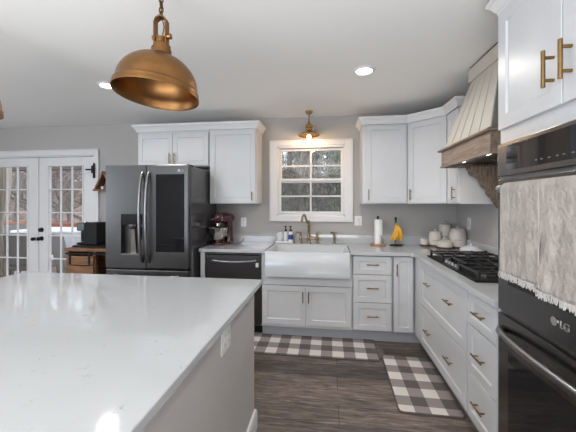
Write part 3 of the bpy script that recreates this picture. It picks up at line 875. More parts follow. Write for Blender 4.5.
# towels hanging over the upper handle
def towel(y0, y1, zb, name_label, seed):
    o = empty('hand_towel', (1.435, (y0+y1)/2, 1.10), name_label, 'towel', 'linen towels on the oven handle')
    s = MB(); nu, nv = 36, 60
    hx, hz, r = 1.440, 1.462, .0205
    def P(u, v):
        y = y0+(y1-y0)*u
        Lf = hz-zb; Lb = .26; arc = PI*r; tot = Lf+arc+Lb; q = v*tot
        wv = .007*mnoise.noise(Vector((u*5+seed, q*3, 0)))+.0045*mnoise.noise(Vector((u*13, q*11, seed)))
        if q < Lf:
            z = zb+q; f = 1-q/Lf
            x = hx-r-.004+wv*(.35+f)-.004*f
            y += .006*f*math.sin(q*9+seed)
        elif q < Lf+arc:
            a = (q-Lf)/r; x = hx-r*math.cos(a)-.002; z = hz+r*math.sin(a)
        else:
            z = hz-(q-Lf-arc); x = hx+r+.001+wv*.3
        return Vector((x, y, z))
    V = [P(i/nu, j/nv) for j in range(nv+1) for i in range(nu+1)]
    Fs = [(j*(nu+1)+i, j*(nu+1)+i+1, (j+1)*(nu+1)+i+1, (j+1)*(nu+1)+i) for j in range(nv) for i in range(nu)]
    s._in((V, Fs)); s.build('cloth', TOWEL, o, solid=.0035)
    s = MB(); rnd = random.Random(seed)
    for i in range(150):
        u = (i+rnd.random())/150; p = P(u, 0)
        q = p+Vector((rnd.uniform(-.006, .003), rnd.uniform(-.006, .006), -rnd.uniform(.014, .028)))
        s.tube([p+Vector((0, 0, .004)), (p+q)/2+Vector((rnd.uniform(-.003, .003), rnd.uniform(-.004, .004), 0)), q], .0014, 4)
    fo = s.build('fringe', mat('towel_fringe', (.52, .50, .47), .95), o); fo['kind'] = 'stuff'
    return o
towel(-2.600, -2.362, 1.115, 'wrinkled beige linen towel nearer the cooktop on the oven handle', 3)
towel(-2.860, -2.597, 1.100, 'wrinkled beige linen towel farther from the cooktop on the oven handle', 8)

# ------------------------------------------------------------------ range hood
hd = empty('range_hood', (1.93, -1.3, 1.70), 'cream tapered range hood with vertical boards and weathered wood band', 'range hood')
HY0, HY1, HX = -1.715, -.895, 1.69
bandz0, bandz1 = 1.712, 1.845
s = MB()
s.box(HX, HX+.03, HY0, HY1, bandz0, bandz1, .003); s.box(HX+.03, XR-.002, HY0, HY0+.03, bandz0, bandz1, .003); s.box(HX+.03, XR-.002, HY1-.03, HY1, bandz0, bandz1, .003)
s.build('wood_band', HOODW, hd, smooth=False)
cap = [(0, 1.845), (.020, 1.845), (.026, 1.853), (.026, 1.858), (.012, 1.868), (0, 1.872)]
sweep([(o_-.02, z) if o_ == 0 else (o_, z) for o_, z in cap], [(XR-.003, HY1), (HX, HY1), (HX, HY0), (XR-.003, HY0)], HOODW, 'cap_molding', hd, side=1)
sweep([(-.02, bandz0-.006), (.009, bandz0-.006), (.009, bandz0+.008), (-.02, bandz0+.008)], [(XR-.003, HY1), (HX, HY1), (HX, HY0), (XR-.003, HY0)], HOODW, 'bottom_bead', hd, side=1)
# tapered boards: front face points
bz, tz = 1.868, 2.335
bx, tx = HX+.012, 1.80
by0, by1, ty0, ty1 = HY0+.02, HY1-.03, -1.615, -1.205
def fp(t, v, off=0):
    y = (by1+(by0-by1)*t)*(1-v)+(ty1+(ty0-ty1)*t)*v
    return Vector((bx+(tx-bx)*v-off, y, bz+(tz-bz)*v))
s = MB(); nb_ = 5
for i in range(nb_):
    t0, t1 = i/nb_+.009, (i+1)/nb_-.009
    s.hexa([fp(t0, 0), fp(t1, 0), fp(t1, 0)+Vector((.02, 0, 0)), fp(t0, 0)+Vector((.02, 0, 0))], [fp(t0, 1), fp(t1, 1), fp(t1, 1)+Vector((.02, 0, 0)), fp(t0, 1)+Vector((.02, 0, 0))])
s.build('front_boards', HOODP, hd, smooth=False)
s = MB()
A = [fp(0, 0), fp(1, 0)]; B = [fp(0, 1), fp(1, 1)]
e1 = Vector((.006, 0, 0))
s.hexa([A[0]+e1, A[1]+e1, Vector((XR-.003, A[1].y, bz)), Vector((XR-.003, A[0].y, bz))], [B[0]+e1, B[1]+e1, Vector((XR-.003, B[1].y, tz)), Vector((XR-.003, B[0].y, tz))])
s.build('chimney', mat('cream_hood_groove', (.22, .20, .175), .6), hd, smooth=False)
MB().box(tx-.014, XR-.003, ty0-.012, ty1+.012, tz, 2.434, .003).build('frieze', HOODP, hd, smooth=False)
MB().box(tx-.006, XR-.003, ty0, ty1, 2.434, 2.449).build('shadow_gap_strip', BLACK, hd, smooth=False)
MB().box(HX+.031, XR-.004, HY0+.031, HY1-.031, 1.735, 1.75).build('underside', STEEL, hd, smooth=False)
s = MB()
for k in range(2): s.box(HX+.10, XR-.10, HY0+.10+.33*k, HY0+.40+.33*k, 1.727, 1.735, .003)
s.build('grease_filter', OVS, hd, smooth=False)
for y in (HY0+.22, HY1-.22): MB().cyl((HX+.085, y, 1.728), (HX+.085, y, 1.7355), .03, seg=18).build('hood_lamp', LENS, hd)
area('hood_lamp_light', (HX+.13, -1.3, 1.722), (0, 0, 0), .05, .4, 1.2, (1, .9, .75))
# corbels
prof = [(0, 1.712), (.275, 1.712), (.28, 1.69), (.262, 1.675), (.265, 1.655), (.245, 1.635), (.215, 1.622), (.188, 1.60), (.172, 1.565), (.158, 1.535), (.13, 1.515), (.118, 1.495), (.125, 1.475), (.108, 1.462), (.085, 1.44), (.066, 1.405), (.052, 1.38), (.036, 1.355), (.012, 1.345), (0, 1.352)]
def corbel(yc):
    T_ = lambda u, v, d: Vector((XR-.002-u, yc+d, v))
    s = MB(); s.prism(prof, T_, -.038, .038)
    o = s.build('corbel', CORBW, hd, smooth=False)
    s = MB()
    # carved scrolls standing proud of both cheeks and along the front edge
    for sg in (-1, 1):
        for (cu_, cv, r0) in ((.215, 1.665, .030), (.15, 1.64, .036), (.085, 1.60, .040), (.06, 1.53, .030), (.045, 1.46, .024)):
            pts = []
            for i in range(22):
                a = i/21*3.2*PI; r = r0*(1-.75*i/21)
                pts.append(T_(cu_+r*math.cos(a), cv+r*math.sin(a), sg*.040))
            s.tube(pts, .006, 5)
        for k in range(9):
            s.tube([T_(.02+.026*k, 1.705, sg*.039), T_(.018+.022*k, 1.705-.30*(1-k/10)**1.2, sg*.041)], [.006, .003], 5)
    s.build('carving', CORBW, o)
corbel(-.945); corbel(-1.665)

# ------------------------------------------------------------------ cooktop
ck = empty('gas_cooktop', (1.85, -1.296, ZC1), 'black five-burner gas cooktop with cast iron grates under the hood', 'cooktop')
KX0, KX1, KY0, KY1 = 1.587, 2.09, -1.756, -.836
MB().box(KX0, KX1, KY0, KY1, ZC1+.001, ZC1+.012, .004).build('base_plate', BLACK, ck, smooth=False)
bur = [(1.72, -1.00, .036), (1.97, -1.00, .045), (1.86, -1.296, .055), (1.72, -1.59, .045), (1.97, -1.59, .036)]
for x, y, r in bur:
    q = MB().lathe([(.0001, .012), (r*1.25, .012), (r*1.25, .018), (r, .02), (r, .03), (.0001, .03)], (x, y, ZC1), 24).build('burner', STEEL, ck)
    MB().lathe([(.0001, .030), (r*.85, .030), (r*.85, .037), (r*.6, .04), (.0001, .04)], (x, y, ZC1), 24).build('burner_cap', IRON, q)
gw = (KY1-KY0-.03)/3
for g in range(3):
    ya = KY0+.015+gw*g+.004; yb_ = ya+gw-.008
    s = MB(); z0, z1 = ZC1+.045, ZC1+.058; t = .0065
    xa, xb = KX0+.03, KX1-.02
    if g == 1: xa += .06
    for x in (xa, xb): s.box(x-t, x+t, ya, yb_, z0, z1, .002)
    for y in (ya+t, yb_-t): s.box(xa, xb, y-t, y+t, z0, z1, .002)
    ym = (ya+yb_)/2; xm = (xa+xb)/2
    s.box(xa, xb, ym-t, ym+t, z0, z1+.004, .002)
    s.box(xm-t, xm+t, ya, yb_, z0, z1, .002)
    for x in ((xa+xm)/2, (xm+xb)/2):
        s.box(x-t, x+t, ya, ya+gw*.32, z0, z1+.004, .002); s.box(x-t, x+t, yb_-gw*.32, yb_, z0, z1+.004, .002)
    for x in (xa, xb):
        for y in (ya+t, yb_-t):
            s.box(x-.009, x+.009, y-.009, y+.009, ZC1+.012, z1+.008, .002)
    s.build('grate', IRON, ck, smooth=False)
for k in range(5):
    y = -1.296+(k-2)*.058
    s = MB(); s.lathe([(.0001, .035), (.014, .035), (.017, .015), (.019, .012), (.0001, .012)], (KX0+.045, y, ZC1), 18); s.build('knob', STEEL, ck)

# white dish behind cooktop
sr = empty('spoon_rest', (2.015, -.705, ZC1), 'white oval dish with lid knob on the counter behind the cooktop corner', 'dish')
MB().lathe([(.0001, .001), (.07, .001), (.095, .03), (.10, .055), (.096, .055), (.09, .062), (.05, .085), (.0001, .09)], (2.015, -.705, ZC1), 28, sx=.9, sy=1.15).build('bowl', CERAM, sr)
MB().ball((2.015, -.705, ZC1+.097), .011).build('lid_knob', CERAM, sr)

# ------------------------------------------------------------------ canisters in the corner
def canister(x, y, r, h, label, nm='canister', lidh=.02, band=True):
    o = empty(nm, (x, y, ZC1), label, 'canister', 'cream stoneware in the counter corner')
    z = ZC1+.001
    MB().lathe([(.0001, .001), (r*.95, .001), (r, .012), (r*1.02, h*.5), (r*.96, h*.85), (r*.86, h*.93), (r*.82, h), (.0001, h)], (x, y, z), 32).build('body', CREAM, o)
    MB().lathe([(r*.955, 0), (r*.96, 0), (r*1.015, .012), (r*1.022, .022), (r*1.0, .022)], (x, y, z), 32).build('base_band', BROWNB, o)
    if nm == 'small_pot': return
    MB().lathe([(r*.86, h), (r*.88, h+.006), (r*.8, h+lidh*.6), (r*.4, h+lidh), (.0001, h+lidh*1.05)], (x, y, z), 28).build('lid', CREAM, o)
    s = MB(); s.ball((x, y, z+h+lidh+.010), .013); s.build('lid_knob', CREAM, o)
    # small illegible script on the side facing the room
    s = MB(); R0 = r*1.022
    for i in range(7):
        a0 = -2.25+.11*i
        s.tube([Vector((x+R0*math.cos(a0+k*.02), y+R0*math.sin(a0+k*.02), z+h*.48+(.004 if (k+i) % 2 else -.004))) for k in range(5)], .001, 4)
    s.build('script', GREY, o)
canister(1.765, -.155, .045, .080, 'small plain cream pot at the left end of the canister cluster', 'small_pot', .004)
canister(1.885, -.150, .070, .150, 'short round cream canister left of the tall canisters')
canister(2.010, -.090, .072, .232, 'tallest cream canister at the back of the corner cluster')
canister(2.075, -.26, .080, .195, 'large cream canister with brown base right in the corner cluster')
BDX, BDY = 1.925, -.315
bd = empty('butter_dish', (BDX, BDY, ZC1), 'low cream stoneware dish with domed lid in front of the canisters', 'dish')
MB().lathe([(.0001, .001), (.076, .001), (.086, .014), (.086, .022), (.0001, .022)], (BDX, BDY, ZC1+.001), 28).build('base', BROWNB, bd)
MB().lathe([(.0001, .022), (.080, .022), (.081, .038), (.068, .075), (.034, .094), (.0001, .098)], (BDX, BDY, ZC1+.001), 28).build('lid', CREAM, bd)
MB().ball((BDX, BDY, ZC1+.112), .014).build('lid_knob', CERAM, bd)

# paper towel holder
px_, py_ = 1.262, -.15
ph = empty('paper_towel_holder', (px_, py_, ZC1), 'wooden base and upright post holding a paper towel roll', 'paper towel holder')
MB().lathe([(.0001, .001), (.085, .001), (.088, .008), (.082, .018), (.0001, .018)], (px_, py_, ZC1), 32).build('base', BASEW, ph)
s = MB(); s.cyl((px_, py_, ZC1+.018), (px_, py_, ZC1+.315), .007, seg=12); s.ball((px_, py_, ZC1+.322), .013); s.build('post', BLACK, ph)
ro = MB().lathe([(.02, .02), (.038, .02), (.038, .295), (.02, .295), (.02, .02)], (px_, py_, ZC1), 32)
ro.box(px_+.036, px_+.040, py_-.055, py_, ZC1+.12, ZC1+.293)
tag(ro.build('paper_towel_roll', PAPER, loc=(px_, py_, ZC1+.02)), 'slim white paper towel roll upright on its wooden holder', 'paper towel roll')

# banana stand and bananas
bx_, by_ = 1.462, -.15
bs = empty('banana_stand', (bx_, by_, ZC1), 'black wire banana stand on the counter under the corner cabinets', 'banana stand')
s = MB(); s.lathe([(.0001, .001), (.072, .001), (.072, .008), (.06, .012), (.0001, .012)], (bx_, by_, ZC1), 28, sx=1, sy=.8); s.build('base', BLACK, bs)
s = MB(); s.tube([(bx_, by_+.045, ZC1+.01), (bx_, by_+.05, ZC1+.16), (bx_, by_+.04, ZC1+.27), (bx_, by_+.01, ZC1+.305), (bx_, by_-.02, ZC1+.29), (bx_, by_-.025, ZC1+.262)], .005, 8); s.ball((bx_, by_+.012, ZC1+.308), .014); s.build('hook', BLACK, bs)
bb = empty('banana_bunch', (bx_, by_, ZC1+.26), 'bunch of yellow bananas hanging from the black banana stand', 'bananas')
s = MB(); s.lathe([(.010, .03), (.014, .015), (.022, -.01), (.024, -.028), (.012, -.036)], (bx_, by_-.02, ZC1+.235), 12); s.build('crown', GREEN, bb)
for k, (ox, sp_) in enumerate(((-.048, -1), (-.018, -.5), (.012, .1), (.042, .7))):
    pts = []; rs = []
    fy = by_-.03-(.03 if k in (1, 3) else .012)
    for i in range(13):
        t = i/12
        pts.append((bx_+ox*(.22+.95*t)+.012*math.sin(PI*t)-.014*t, fy-.030*math.sin(t*PI), ZC1+.232-.168*t))
        rs.append(.005+.0115*min(1, math.sin(PI*min(1, t*.86+.07))*1.25))
    q = MB(); q.tube(pts, rs, 7); q = q.build('banana', BAN, bb)
    MB().ball(pts[-1], .0065).build('banana_tip', BANT, q)

# ------------------------------------------------------------------ stand mixer
mx_, my_ = -.545, -.27
sm = empty('stand_mixer', (mx_, my_, ZC1), 'dark red stand mixer with steel bowl on the counter by the fridge', 'mixer')
s = MB(); s.lathe([(.0001, .001), (.10, .001), (.105, .010), (.10, .026), (.0001, .03)], (mx_, my_, ZC1), 32, sx=.92, sy=1.35); s.build('base', RED, sm)
s = MB(); s.tube([(mx_, my_+.095, ZC1+.02), (mx_, my_+.10, ZC1+.10), (mx_, my_+.10, ZC1+.19), (mx_, my_+.085, ZC1+.26)], [.055, .042, .040, .052], 20); s.build('column', RED, sm)
s = MB(); s.tube([(mx_, my_-.125, ZC1+.285), (mx_, my_-.12, ZC1+.285), (mx_, my_-.10, ZC1+.288), (mx_, my_-.05, ZC1+.295), (mx_, my_+.04, ZC1+.297), (mx_, my_+.12, ZC1+.292), (mx_, my_+.155, ZC1+.283), (mx_, my_+.165, ZC1+.28)], [.02, .042, .055, .062, .064, .055, .035, .01], 24); hh = s.build('motor_head', RED, sm)
s = MB(); s.tube([(mx_, my_-.052, ZC1+.296), (mx_, my_-.044, ZC1+.296)], .0655, 28); s.build('trim_band', CHROME, hh)
s = MB(); s.cyl((mx_, my_-.12, ZC1+.285), (mx_, my_-.142, ZC1+.285), .02, seg=16); s.build('hub_cap', CHROME, hh)
s = MB(); s.cyl((mx_, my_-.055, ZC1+.21), (mx_, my_-.055, ZC1+.25), .032, seg=18); s.build('beater_mount', CHROME, hh)
s = MB(); s.lathe([(.0001, .03), (.045, .03), (.055, .04), (.075, .07), (.098, .12), (.104, .17), (.108, .19), (.104, .19), (.098, .17), (.09, .12), (.065, .07), (.0001, .05)], (mx_, my_-.055, ZC1+.002), 36); bw = s.build('bowl', CHROME, sm)
s = MB(); s.tube([(mx_+.10, my_-.055, ZC1+.17), (mx_+.145, my_-.06, ZC1+.165), (mx_+.15, my_-.06, ZC1+.11), (mx_+.085, my_-.055, ZC1+.09)], .007, 8); s.build('bowl_handle', CHROME, bw)
s = MB(); s.tube([(mx_+.055, my_+.06, ZC1+.03), (mx_+.11, my_+.02, ZC1+.012), (mx_+.15, my_+.05, ZC1+.008), (mx_+.13, my_+.16, ZC1+.01), (mx_+.1, my_+.235, ZC1+.05)], .004, 6); s.build('power_cord', BLACK, sm)

sm.rotation_euler = (0, 0, math.radians(-32)); sm.scale = (1.08, 1.08, 1.04)

# ------------------------------------------------------------------ rugs
def rug(x0, x1, y0, y1, rot, label):
    cx, cy = (x0+x1)/2, (y0+y1)/2; hx, hy = (x1-x0)/2, (y1-y0)/2
    o = empty('kitchen_rug', (cx, cy, .001), label, 'rug', 'buffalo plaid rugs')
    o.rotation_euler = (0, 0, rot)
    def slab(a, b, r, z0, z1):
        return MB().prism(rr(-a, a, -b, b, r), lambda u, v, d: Vector((u+cx, v+cy, d+.001)), z0, z1)
    slab(hx, hy, .03, 0, .007).build('binding', RUGB, o, smooth=False)
    slab(hx-.012, hy-.012, .025, .007, .009).build('plaid_face', PLAID, o, smooth=False)
rug(-.10, 1.158, -.985, -.512, -.003, 'grey and white plaid rug lying in front of the sink')
rug(1.170, 1.600, -1.640, -.862, -.02, 'grey and white plaid rug lying in front of the cooktop drawers')

# ------------------------------------------------------------------ copper pendants
def pendant(x, y, zr, R_):
    o = empty('pendant_lamp', (x, y, zr))
    h = R_*.80
    pr = []
    for i in range(17):
        a = i/16*PI/2*.955
        pr.append((R_*.94*math.cos(a), .032+h*math.sin(a)))
    top = pr[-1]
    outer = [(R_, -.012), (R_*1.005, -.004), (R_*.985, .004), (R_*.985, .018), (R_*.955, .024)]+pr
    outer += [(.046, top[1]+.004), (.046, top[1]+.03), (.04, top[1]+.034), (.04, top[1]+.05), (.036, top[1]+.055)]
    inner = [(max(.03, r-.004), z-.004) for r, z in reversed(outer[5:22])]+[(R_*.93, .022), (R_*.955, .002), (R_*.975, -.006), (R_, -.012)]
    sb_ = MB().lathe(outer+inner, (x, y, zr), 64)
    pv = Vector((x, y, zr+.2)); RT = Euler((math.radians(-4), math.radians(4), 0)).to_matrix()
    for v in sb_.bm.verts: v.co = pv+RT @ (v.co-pv)
    sb_.build('shade', COPPER, o)
    zt = zr+top[1]+.05
    s = MB(); s.cyl((x, y, zt-.06), (x, y, zt+.028), .024, seg=24); s.cyl((x, y, zt+.028), (x, y, zt+.036), .026, seg=24); s.build('socket_housing', COPPER, o)
    s = MB()
    for sg in (-1, 1):
        s.box(x+sg*.029-.004, x+sg*.029+.004, y-.016, y+.016, zt-.02, zt+.115, .002)
    pts = [(x-.029+.0, y, zt+.112)]+[(x-.029*math.cos(a), y, zt+.112+.024*math.sin(a)) for a in [PI*i/8 for i in range(1, 8)]]+[(x+.029, y, zt+.112)]
    for q in range(len(pts)-1): s.hexa([(pts[q][0], y-.016, pts[q][2]-.004), (pts[q+1][0], y-.016, pts[q+1][2]-.004), (pts[q+1][0], y+.016, pts[q+1][2]-.004), (pts[q][0], y+.016, pts[q][2]-.004)], [(pts[q][0], y-.016, pts[q][2]+.004), (pts[q+1][0], y-.016, pts[q+1][2]+.004), (pts[q+1][0], y+.016, pts[q+1][2]+.004), (pts[q][0], y+.016, pts[q][2]+.004)])
    s.build('yoke', COPPER, o, smooth=False)
    s = MB(); s.cyl((x-.040, y, zt+.04), (x+.040, y, zt+.04), .006, seg=8); s.cyl((x+.034, y, zt+.04), (x+.050, y, zt+.04), .013, seg=14); s.cyl((x-.034, y, zt+.04), (x-.044, y, zt+.04), .010, seg=14); s.build('wing_screw', COPPER, o)
    z = zt+.134; k = 0
    while z < CH-.055:
        s = MB(); pts = []
        for i in range(13):
            a = 2*PI*i/12; u = .0095*math.cos(a); v = .017*math.sin(a)
            pts.append((x+(u if k % 2 else 0), y+(0 if k % 2 else u), z+.012+v))
        s.tube(pts, .0032, 6, cap=False); s.build('chain_link', CHAINM, o); z += .0245; k += 1
    s = MB(); s.tube([(x+.004, y, zt+.03), (x+.012, y+.004, zt+.09), (x+.002, y, zt+.15), (x-.004, y, CH-.03)], .0025, 6); s.build('cord', CHAINM, o)
    MB().lathe([(.0001, -.045), (.012, -.045), (.05, -.03), (.062, -.001), (.0001, -.001)], (x, y, CH), 28).build('ceiling_canopy', COPPER, o)
    MB().ball((x, y, zr+.12), .03, 1, 1, 1.3).build('bulb', PLATE, o)
    return o
p1 = pendant(-.098, -2.37, 1.92, .194)
tag(p1, 'aged copper dome pendant hanging on a chain over the island', 'pendant lamp', 'copper pendants over the island')
p2 = copy_tree(p1); p2.location = (-1.325, -2.30, 1.935)
tag(p2, 'copper dome pendant cut off by the left edge of the photo', 'pendant lamp', 'copper pendants over the island')

# small brass lamp over the sink
lx, ly = .480, -.24
LS = 1.3
sl = empty('sink_lamp', (lx, ly, 2.17), 'small brass lamp with glowing bulb hanging above the kitchen window', 'pendant lamp')
s = MB(); s.lathe([(.122, 0), (.124, .004), (.110, .014), (.075, .032), (.048, .048), (.040, .062), (.036, .08), (.042, .085), (.040, .12), (.028, .135), (.016, .145), (.010, .17), (.0001, .17)], (lx, ly, 2.175), 32); s.build('shade', mat('warm_brass', (.50, .32, .14), .25, 1), sl)
s = MB(); s.lathe([(.119, -.002), (.128, -.004), (.126, .002), (.119, .002)], (lx, ly, 2.175), 32); s.build('shade_rim', MATS['warm_brass'], sl)
s = MB(); s.tube([(lx+.04, ly, 2.21), (lx+.085, ly, 2.235), (lx+.07, ly, 2.275), (lx+.03, ly, 2.29)], .005, 8); s.build('curved_arm', MATS['warm_brass'], sl)
s = MB(); z = 2.345; k = 0
while z < 2.415:
    pts = []
    for i in range(9):
        a = 2*PI*i/8; u = .008*math.cos(a); v = .013*math.sin(a)
        pts.append((lx+(u if k % 2 else 0), ly+(0 if k % 2 else u), z+v))
    s.tube(pts, .0028, 5, cap=False); z += .019; k += 1
s.tube([(lx, ly, 2.34), (lx, ly, 2.42)], .002, 5)
s.build('chain', CHAINM, sl)
MB().lathe([(.0001, -.03), (.03, -.03), (.045, -.001), (.0001, -.001)], (lx, ly, CH), 24).build('ceiling_canopy', MATS['warm_brass'], sl)
MB().ball((lx, ly, 2.155), .022, 1, 1, 1.25).build('bulb', BULB, sl)
pl = D.lights.new('sink_lamp_light', 'POINT'); pl.energy = 5.5; pl.color = (1, .66, .36); pl.shadow_soft_size = .03
po = D.objects.new('sink_lamp_light', pl); COL.objects.link(po); po.location = (lx, ly, 2.11)

# ------------------------------------------------------------------ sideboard, coffee maker, wall shelf
sb = empty('rustic_sideboard', (-2.15, -.30, 0), 'rustic orange-brown wooden sideboard beside the refrigerator', 'sideboard')
BX0, BX1, BYF, BYB, BZ = -2.37, -1.70, -.50, -.06, .865
MB().box(BX0-.02, BX1+.02, BYF-.025, BYB+.02, BZ-.035, BZ, .004).build('top', RUST, sb, smooth=False)
s = MB(); s.box(BX0+.012, BX0+.03, BYF+.04, BYB, .04, BZ-.036); s.box(BX1-.03, BX1, BYF+.02, BYB, .04, BZ-.036); s.box(BX0+.012, BX1, BYB-.02, BYB, .04, BZ-.036); s.box(BX0+.012, BX1, BYF+.02, BYB, .04, .08)
s.build('carcass', RUST, sb, smooth=False)
s = MB()
for x in (BX0, BX0+.33, BX1-.04): s.box(x, x+.04, BYF, BYF+.04, 0, BZ-.036, .003)
s.build('corner_posts', RUST, sb, smooth=False)
def slat_door(x0, x1):
    s = MB(); n = 6; zz0, zz1 = .10, BZ-.085
    for k in range(n):
        a = zz0+(zz1-zz0)*k/n; s.box(x0, x1, BYF-.022, BYF-.006, a+.004, a+(zz1-zz0)/n-.004, .003)
    o = s.build('sliding_door', RUST, sb, smooth=False)
    s = MB()
    for x in (x0+.05, x1-.05): s.box(x-.012, x+.012, BYF-.030, BYF-.022, zz1-.10, zz1+.05, .002)
    s.build('strap_hanger', BLACK, o, smooth=False)
slat_door(BX0+.01, BX0+.36)
MB().box(BX0, BX1, BYF-.028, BYF-.004, BZ-.070, BZ-.052, .002).build('rail', BLACK, sb, smooth=False)
s = MB(); s.box(BX0+.38, BX1-.05, BYF+.03, BYB-.03, .42, .44)
s.build('inner_shelf', RUST, sb, smooth=False)
tcx = -2.16
tag(MB().box(tcx-.20, tcx+.23, -.44, -.13, BZ+.001, BZ+.022, .006).build('serving_tray', BLACK, loc=(tcx, -.28, BZ), smooth=False), 'flat black tray under the coffee maker on the sideboard', 'tray')
cm = empty('coffee_maker', (-2.20, -.28, BZ+.023), 'boxy black coffee maker standing on the rustic sideboard', 'coffee maker')
zb_ = BZ+.023
MB().box(-2.26, -2.085, -.38, -.18, zb_, zb_+.27, .012).build('body', BLACK, cm, smooth=False)
MB().box(-2.375, -2.255, -.36, -.20, zb_+.165, zb_+.268, .012).build('brew_head', mat('dark_grey_plastic', (.06, .06, .065), .25), cm, smooth=False)
MB().box(-2.33, -2.258, -.345, -.215, zb_+.03, zb_+.165, .008).build('water_tank', BGLASS, cm, smooth=False)
MB().box(-2.375, -2.26, -.36, -.20, zb_, zb_+.022, .005).build('drip_tray', BLACK, cm, smooth=False)
s = MB(); s.cyl((-2.315, -.28, zb_+.268), (-2.315, -.28, zb_+.276), .025, seg=18); s.build('button', CHROME, cm)
ws = empty('wooden_wall_bracket', (-2.13, -.1, 1.6), 'orange-brown triangular wooden wall shelf half hidden behind the refrigerator', 'shelf')
s = MB()
s.hexa([(-2.34, -.12, 1.577), (-2.315, -.12, 1.577), (-2.315, -.001, 1.577), (-2.34, -.001, 1.577)], [(-2.222, -.12, 1.81), (-2.197, -.12, 1.81), (-2.197, -.001, 1.81), (-2.222, -.001, 1.81)])
s.hexa([(-2.105, -.12, 1.577), (-2.08, -.12, 1.577), (-2.08, -.001, 1.577), (-2.105, -.001, 1.577)], [(-2.222, -.12, 1.81), (-2.197, -.12, 1.81), (-2.197, -.001, 1.81), (-2.222, -.001, 1.81)])
s.build('slanted_sides', RUST, ws, smooth=False)
MB().box(-2.35, -2.07, -.13, -.001, 1.555, 1.577, .002).build('bottom_board', RUST, ws, smooth=False)
MB().box(-2.27, -2.15, -.006, -.001, 1.577, 1.70).build('back_board', mat('dark_back_board', (.05, .03, .02), .6), ws, smooth=False)
q = MB(); q.lathe([(.0001, 0), (.018, 0), (.02, .03), (.014, .04), (.0001, .042)], (-2.255, -.07, 1.578), 16)
tag(q.build('candle_cup', CERAM, loc=(-2.255, -.07, 1.578)), 'tiny white cup on the triangular wooden wall shelf', 'cup')

# ------------------------------------------------------------------ outdoors
st(MB().box(-13, -1.6, .14, 3.6, -.30, -.06).build('deck_floor', SOFF, smooth=False))
s = MB()
NX, NY = 46, 40
def gh(x, y):
    t = max(0, y-6)
    return -.6+min(9, .07*t+.0016*t*t)+.25*mnoise.noise(Vector((x*.15, y*.15, 0)))
V = [Vector((-70+100*i/NX, .3+50*j/NY, gh(-70+100*i/NX, .3+50*j/NY))) for j in range(NY+1) for i in range(NX+1)]
Fs = [(j*(NX+1)+i, j*(NX+1)+i+1, (j+1)*(NX+1)+i+1, (j+1)*(NX+1)+i) for j in range(NY) for i in range(NX)]
s._in((V, Fs)); g = s.build('hillside_ground', LITTER); st(g)
# porch roof, beam, posts
s = MB(); s.box(-12.5, -2.0, 3.2, 4.8, 2.52, 2.62); st(s.build('porch_ceiling', SOFF, smooth=False))
s = MB(); s.box(-12.5, -2.0, 3.35, 3.55, 2.26, 2.52, .01); st(s.build('porch_beam', BEAMW, smooth=False))
# railing
rl = empty('deck_railing', (-8, 3.4, -.06), 'orange-brown wooden deck railing beyond the french doors', 'railing')
MB().box(-12.5, -3.9, 3.36, 3.50, .84, .875, .006).build('cap_rail', DECKW, rl, smooth=False)
MB().box(-12.5, -3.9, 3.40, 3.44, .70, .835, .006).build('top_board', DECKW, rl, smooth=False)
MB().box(-12.5, -3.9, 3.40, 3.44, .04, .13, .006).build('bottom_board', DECKW, rl, smooth=False)
for x in (-12.4, -10.7, -9.0, -7.3, -5.6, -3.95): MB().box(x-.05, x+.05, 3.44, 3.54, -.06, .84, .006).build('post', DECKW, rl, smooth=False)
s = MB(); x = -12.3
while x < -3.95: s.box(x-.018, x+.018, 3.40, 3.43, .13, .70); x += .125
s.build('balusters', DECKW, rl, smooth=False)
# outdoor drape, gathered
s = MB(); nu = 60; V = []
for j in range(13):
    z = 2.5-2.5*j/12
    k = 1-.42*math.exp(-((z-1.0)/.35)**2)
    for i in range(nu+1):
        u = i/nu
        V.append(Vector((-4.93+(u-.5)*.62*k-.03*(2.5-z), .80+.045*math.sin(u*38)*k+.02*math.sin(u*11), z-.0)))
Fs = [(j*(nu+1)+i, j*(nu+1)+i+1, (j+1)*(nu+1)+i+1, (j+1)*(nu+1)+i) for j in range(12) for i in range(nu)]
s._in((V, Fs)); tag(s.build('porch_curtain', DRAPE, loc=(-4.9, .8, 0), solid=.004), 'beige gathered outdoor curtain outside the left french door', 'curtain')
